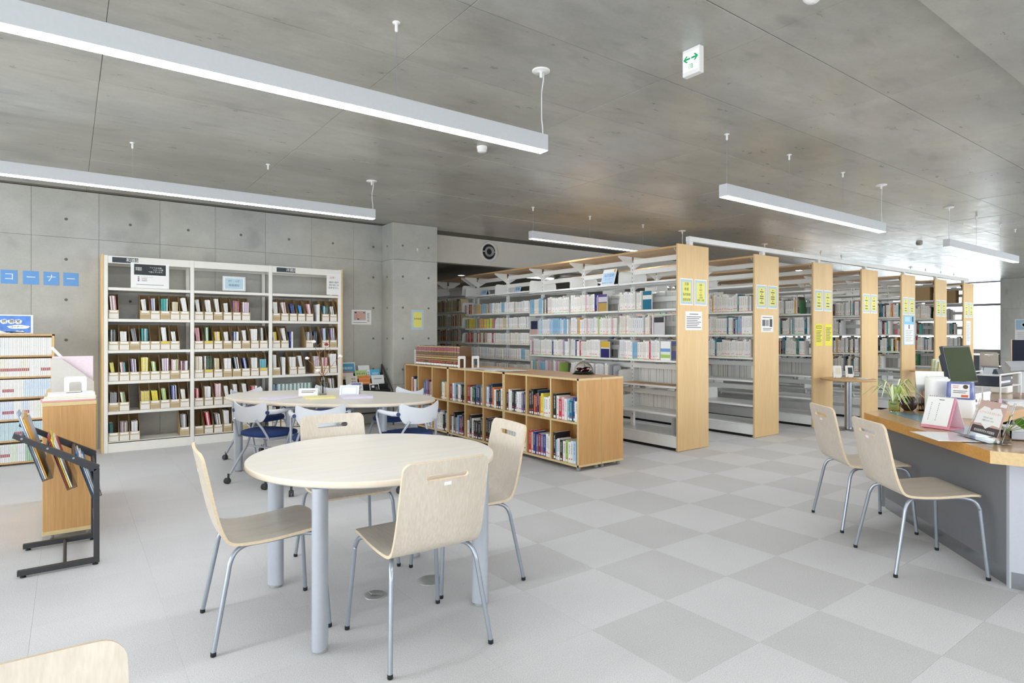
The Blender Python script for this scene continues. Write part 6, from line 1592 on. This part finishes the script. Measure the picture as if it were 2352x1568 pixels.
# plant in a glass jar, dark pot, dispensers
t = thing('spider_plant', 'striped spider plant with a pink flower in a glass jar on the counter', 'plant', (5.03, 1.96, ZK))
q = MB(); q.lathe([(0.032, 0), (0.037, 0.004), (0.038, 0.07), (0.034, 0.08), (0.036, 0.088), (0.034, 0.088), (0.032, 0.08), (0.0355, 0.07), (0.034, 0.007), (0.003, 0.005)], n=24); q.obj('glass_jar', mat('green_tinted_glass', '#e4f2c8', 0.03, trans=1.0, ior=1.1, nz=0), t)
SPL = mat('spider_leaf', '#b7cf7a', 0.5, nz=0.3, nscale=6, stretch=(6, 6, 1)); SPL2 = mat('spider_leaf_pale', '#e3ebc2', 0.5, nz=0.2, nscale=6)
rp = random.Random(3)
for i in range(34):
    a_ = rp.random() * 2 * PI; L_ = rp.uniform(0.11, 0.27); hh = rp.uniform(0.06, 0.17)
    q = MB(); V = []; F = []
    nseg = 9
    for k in range(nseg + 1):
        f = k / nseg; r_ = 0.012 + L_ * f * (0.75 + 0.25 * f); z_ = 0.085 + hh * math.sin(min(1, f * 1.35) * PI * 0.62) - (0.22 * max(0, f - 0.5) ** 1.25 * (1.25 if L_ > 0.17 else 0.8))
        wd = 0.0068 * (1 - f) ** 0.6 + 0.0004
        c = Vector((r_ * math.cos(a_ + 0.2 * f), r_ * math.sin(a_ + 0.2 * f), max(0.006, z_))); s = Vector((-math.sin(a_), math.cos(a_), 0))
        V += [c - s * wd, c + Vector((0, 0, -wd * 0.4)), c + s * wd]
    for k in range(nseg):
        b0 = k * 3; F += [(b0, b0 + 1, b0 + 4, b0 + 3), (b0 + 1, b0 + 2, b0 + 5, b0 + 4)]
    q.add(V, F, 0, True); q.obj('leaf', SPL if i % 3 else SPL2, t)
q = MB(); q.tube([(0, 0, 0.08), (-0.03, 0.01, 0.15), (-0.05, 0.015, 0.19)], 0.0016, 6); o = q.obj('flower_stem', STEM, t)
q = MB()
for i in range(14):
    a_ = 2 * PI * i / 14; leaf(q, (-0.05 + 0.02 * math.cos(a_), 0.015 + 0.02 * math.sin(a_), 0.20 + 0.008 * (i % 2)), (-0.05, 0.015, 0.19), 0.008)
q.obj('flower', flat('#e97fa6'), o)
t = thing('dark_pot', 'dark round pot behind the spider plant', 'pot', (5.22, 1.935, ZK))
q = MB(); q.lathe([(0.03, 0), (0.05, 0.02), (0.058, 0.055), (0.05, 0.09), (0.04, 0.105), (0.036, 0.105), (0.03, 0.06)], n=24); q.obj('body', mat('dark_glaze', '#3b2d28', 0.25), t)
t = thing('pen_tray', 'clear acrylic cup with a green note beside the dark pot', 'cup', (5.30, 1.86, ZK), 0.5)
q = MB(); q.box(-0.05, -0.04, 0, 0.05, 0.04, 0.003); q.box(-0.05, -0.04, 0, -0.047, 0.04, 0.1); q.box(0.047, -0.04, 0, 0.05, 0.04, 0.1); q.box(-0.05, -0.04, 0, 0.05, -0.037, 0.1); q.box(-0.05, 0.037, 0, 0.05, 0.04, 0.1); q.obj('cup', M_ACRYL, t)
q = MB(); q.box(0.02, -0.045, 0.05, 0.045, -0.0405, 0.1, 0); q.obj('green_note', flat('#b9e08a'), t)
q = MB(); q.cyl((-0.02, 0, 0.004), (-0.035, 0.01, 0.15), 0.004, n=8); q.cyl((0.0, 0.01, 0.004), (0.01, 0.02, 0.14), 0.004, n=8); q.obj('pen', flat('#c97a6a'), t)
t = thing('leaflet_stand', 'clear acrylic leaflet stand with papers, behind the white dispenser', 'stand', (5.72, 1.95, ZK), R(-60))
q = MB(); T = Matrix.Rotation(R(-20), 4, 'X'); q.box(-0.11, 0, 0.0, 0.11, 0.003, 0.32, 0, 0, T); q.box(-0.11, -0.05, 0.0, 0.11, -0.047, 0.16, 0, 0, T); q.box(-0.11, -0.05, 0.0, 0.11, 0, 0.003, 0, 0, T); q.obj('acrylic_holder', M_ACRYL, t)
q = MB(); q.box(-0.1, -0.012, 0.005, 0.1, -0.008, 0.29, 0, 0, T); q.box(-0.06, -0.03, 0.005, 0.1, -0.026, 0.24, 0, 0, T @ Matrix.Rotation(R(9), 4, 'Y')); q.obj('leaflets', M_PAPER, t)
t = thing('white_dispenser', 'tall rounded white plastic dispenser on the counter', 'dispenser', (5.13, 1.715, ZK), R(-40))
q = MB(); pr = rrect(0.155, 0.115, 0.05, 6)
q.ring_tube([[(x * k, y * k, z_) for x, y in pr] for z_, k in ((0, 0.97), (0.006, 1), (0.25, 0.96), (0.262, 0.93), (0.266, 0.86))], 0, True, True); q.obj('body', M_WHITEP, t)
q = MB(); q.ring_tube([[(x * k, y * k, z_) for x, y in pr] for z_, k in ((0.2665, 0.85), (0.272, 0.84), (0.275, 0.80))], 0, True, True); q.obj('cap', M_WHITEP, t)
t = thing('blue_dispenser', 'white box dispenser with a translucent blue top and an instruction label', 'dispenser', (5.08, 1.555, ZK), R(-80))
pr = rrect(0.165, 0.12, 0.02, 4)
q = MB(); q.ring_tube([[(x * k, y * k, z_) for x, y in pr] for z_, k in ((0, 0.97), (0.005, 1), (0.125, 0.97), (0.13, 0.94))], 0, True, True); q.obj('base', M_WHITEP, t)
q = MB(); q.ring_tube([[(x * k, y * k, z_) for x, y in pr] for z_, k in ((0.1305, 0.95), (0.14, 0.97), (0.245, 0.90), (0.25, 0.87))], 0, True, True); q.obj('blue_top', mat('translucent_blue', '#7f8fcf', 0.15, trans=0.35, nz=0.03), t)
sign('label', None, None, 0.105, 0.095, M_PAPER, (0.005, -0.0605, 0.19), (PI / 2 - 0.06, 0, 0), [('d', 0.03, 0.03, 0.015, flat('#5a4a44')), ('r', 0.025, -0.035, 0.04, 0.016, flat('#d9694a')), ('l', -0.025, 0.035, 0.035, 0.012, 2, flat('#d98f8a')), ('l', 0, 0.0, 0.08, 0.012, 2)], root=t)
# monitor
t = thing('monitor', 'dark computer monitor with a greenish screen, seen from the side', 'monitor', (6.42, 1.93, ZK), R(-6))
M_MON = mat('monitor_case', '#2c323c', 0.4); M_SCR = mat('monitor_screen', '#33401c', 0.6, spec=0.15, nz=0.04)
T = Matrix.Translation((0, 0, 0.145)) @ Matrix.Rotation(R(-12), 4, 'X')
q = MB(); q.box(-0.25, 0.0, 0.0, 0.25, 0.028, 0.345, 0, 0.004, T); q.prism([(-0.2, 0.028, 0.06), (-0.2, 0.07, 0.09), (-0.2, 0.07, 0.26), (-0.2, 0.028, 0.30)], (0.4, 0, 0), 0, T); q.obj('case', M_MON, t)
q = MB(); q.box(-0.235, -0.0015, 0.02, 0.235, 0.0, 0.33, 0, 0, T); q.obj('screen', M_SCR, t)
q = MB(); q.box(-0.03, 0.03, 0.01, 0.03, 0.055, 0.25, 0, 0.004); q.obj('neck', M_MON, t)
q = MB(); q.lathe([(0.12, 0), (0.12, 0.008), (0.03, 0.016)], (0, 0.04, 0), 24); q.obj('foot', M_MON, t)
# keyboard under a clear cover
t = thing('keyboard', 'black keyboard under a glossy clear cover on the inner desk', 'keyboard', (5.95, 1.60, ZK + 0.006), R(12))
q = MB(); q.box(-0.22, -0.075, 0, 0.22, 0.075, 0.022, 0, 0.004, Matrix.Rotation(R(3), 4, 'X')); q.obj('case', mat('keyboard_black', '#24262a', 0.15), t)
q = MB()
for i in range(14):
    for j in range(5): q.box(-0.205 + 0.0295 * i, -0.065 + 0.026 * j, 0.022, -0.205 + 0.0295 * i + 0.025, -0.065 + 0.026 * j + 0.021, 0.031, 0, 0.002, Matrix.Rotation(R(3), 4, 'X'))
q.obj('keys', mat('key_black', '#2b2d31', 0.2), t)
# white wire shelf with printers
t = thing('desk_riser', 'white metal desk riser carrying a black printer', 'riser', (7.06, 1.92, ZK))
for x in (-0.3, 0.3):
    for y in (-0.15, 0.15):
        q = MB(); q.cyl((x, y, 0), (x, y, 0.22), 0.007, n=10); q.obj('post', M_WHITEP, t)
for y in (-0.15, 0.15):
    q = MB(); q.cyl((-0.3, y, 0.22), (0.3, y, 0.22), 0.007, n=10); q.obj('rail', M_WHITEP, t)
q = MB(); q.box(-0.3, -0.15, 0.10, 0.3, 0.15, 0.106); q.obj('shelf_plate', M_WHITEP, t)
t = thing('label_printer', 'black printer standing on the white desk riser', 'printer', (7.02, 1.92, ZK + 0.1065))
q = MB(); q.box(-0.19, -0.13, 0, 0.19, 0.13, 0.095, 0, 0.008); q.obj('case', M_MON, t)
q = MB(); q.box(-0.16, -0.132, 0.03, 0.1, -0.13, 0.05); q.box(0.13, -0.132, 0.06, 0.16, -0.13, 0.08); q.obj('slot', M_PLAST, t)
t = thing('receipt_printer', 'small white receipt printer with a black paper flap', 'printer', (7.52, 1.96, ZK), 0)
q = MB(); q.box(-0.09, -0.07, 0, 0.09, 0.07, 0.16, 0, 0.01); q.obj('case', M_WHITEP, t)
q = MB(); q.prism([(-0.085, 0.06, 0.16), (-0.085, 0.04, 0.235), (-0.085, 0.02, 0.24), (-0.085, -0.01, 0.16)], (0.17, 0, 0)); q.obj('flap', M_MON, t)
# papers on the inner desk
for i, (x, y, rz, w, d, h, c, lab) in enumerate(((5.55, 1.58, 20, 0.2, 0.28, 0.02, '#e9e6df', 'pile of grey-white papers beside the blue dispenser'), (6.35, 1.55, -8, 0.3, 0.2, 0.006, '#f2f2f0', 'white paper sheet under the keyboard edge'), (6.6, 1.62, 30, 0.25, 0.18, 0.012, '#e4e2ea', 'lilac-grey document lying behind the keyboard'), (7.2, 1.52, 4, 0.4, 0.12, 0.004, '#f7f7f5', 'bright white paper sheet at the far end of the inner desk'))):
    sheet('desk_papers', lab, 'papers', w, d, h, mat('paper_' + c[1:], c, 0.6), (x, y, ZK), rz)
t = thing('pink_note', 'small pink note standing up behind the blue dispenser', 'note', (5.62, 1.47, ZK))
q = MB(); q.box(-0.012, 0, 0.0, 0.012, 0.004, 0.10, 0, 0.0005, Matrix.Rotation(R(-40), 4, 'Z')); q.obj('note', flat('#d9b3c6'), t)

# navy screen, copier and poster at the right edge, desk by the window
t = thing('partition_screen', 'dark navy partition screen at the right edge of the picture', 'partition', (11.42, 2.72, 0), R(25))
q = MB(); q.box(-0.03, -0.7, 0.0, 0.0, 0.13, 1.22, 0, 0.003); q.obj('fabric_panel', mat('navy_fabric', '#1f2334', 0.9, nz=0.08, nscale=200), t)
q = MB(); q.box(-0.032, 0.13, 0, 0.002, 0.145, 1.225, 0, 0.002); q.obj('edge_trim', mat('tan_trim', '#b9a48a', 0.5), t)
t = thing('copier', 'light grey copier in front of the navy screen', 'copier', (10.90, 2.38, 0), R(20))
q = MB(); q.box(-0.3, -0.5, 0.02, 0.3, 0.3, 0.80, 0, 0.01); q.obj('body', mat('copier_grey', '#d5d9dc', 0.45), t)
q = MB(); q.box(-0.302, 0.12, 0.70, -0.3, 0.2, 0.74); q.box(-0.302, -0.4, 0.1, -0.3, 0.15, 0.55); q.obj('door_panel', mat('copier_panel', '#c6cacd', 0.45), t)
q = MB(); q.prism([(-0.34, 0.38, 0.80), (0.3, 0.38, 0.86), (0.3, -0.5, 0.90), (-0.34, -0.5, 0.86)], (0, 0, 0.05)); q.obj('lid', mat('copier_lid', '#a9adb2', 0.4), t)
sign('no_smoking_poster', 'pale blue poster with a round emblem on the far concrete pier', 'poster', 0.42, 0.62, M_PAPER, (X1 - 0.362, 5.22, 1.42), FACE_W, [('r', 0, 0.15, 0.38, 0.28, flat('#a9c9e0')), ('d', 0, 0.15, 0.07, flat('#e9e4e2')), ('d', 0.0, 0.15, 0.045, flat('#8a7f86')), ('l', 0, -0.08, 0.3, 0.05, 4, flat('#c9ccd0'))])
t = thing('window_desk', 'white desk with a side panel under the bright far window', 'desk', (21.2, 6.4, 0))
q = MB(); q.box(-0.75, -0.62, 0.70, 0.8, 0.9, 0.725, 0, 0.003); q.obj('desktop', M_WHITEP, t)
q = MB(); q.box(-0.72, -0.60, 0, 0.78, -0.57, 0.70, 0, 0.002); q.obj('side_panel', M_PLAST, t)
q = MB(); q.box(0.5, -0.57, 0.1, 0.52, 0.88, 0.70); q.obj('modesty_panel', M_PLAST, t)
q = MB(); q.box(-0.7, 0.86, 0, 0.78, 0.885, 0.70, 0, 0.002); q.obj('side_panel', M_PLAST, t)

# ------------------------------------------------------------------ turn the lettering into meshes
tmp = []
for c, m, par, loc, name, sx in TEXTS:
    o = bpy.data.objects.new(name + '_curve', c); COL.objects.link(o); tmp.append(o)
dg = bpy.context.evaluated_depsgraph_get(); dg.update()
for o, (c, m, par, loc, name, sx) in zip(tmp, TEXTS):
    me = bpy.data.meshes.new_from_object(o.evaluated_get(dg)); me.name = name
    me.materials.clear(); me.materials.append(m)
    link(name, me, par, loc)
for o in tmp:
    c = o.data; bpy.data.objects.remove(o); bpy.data.curves.remove(c)
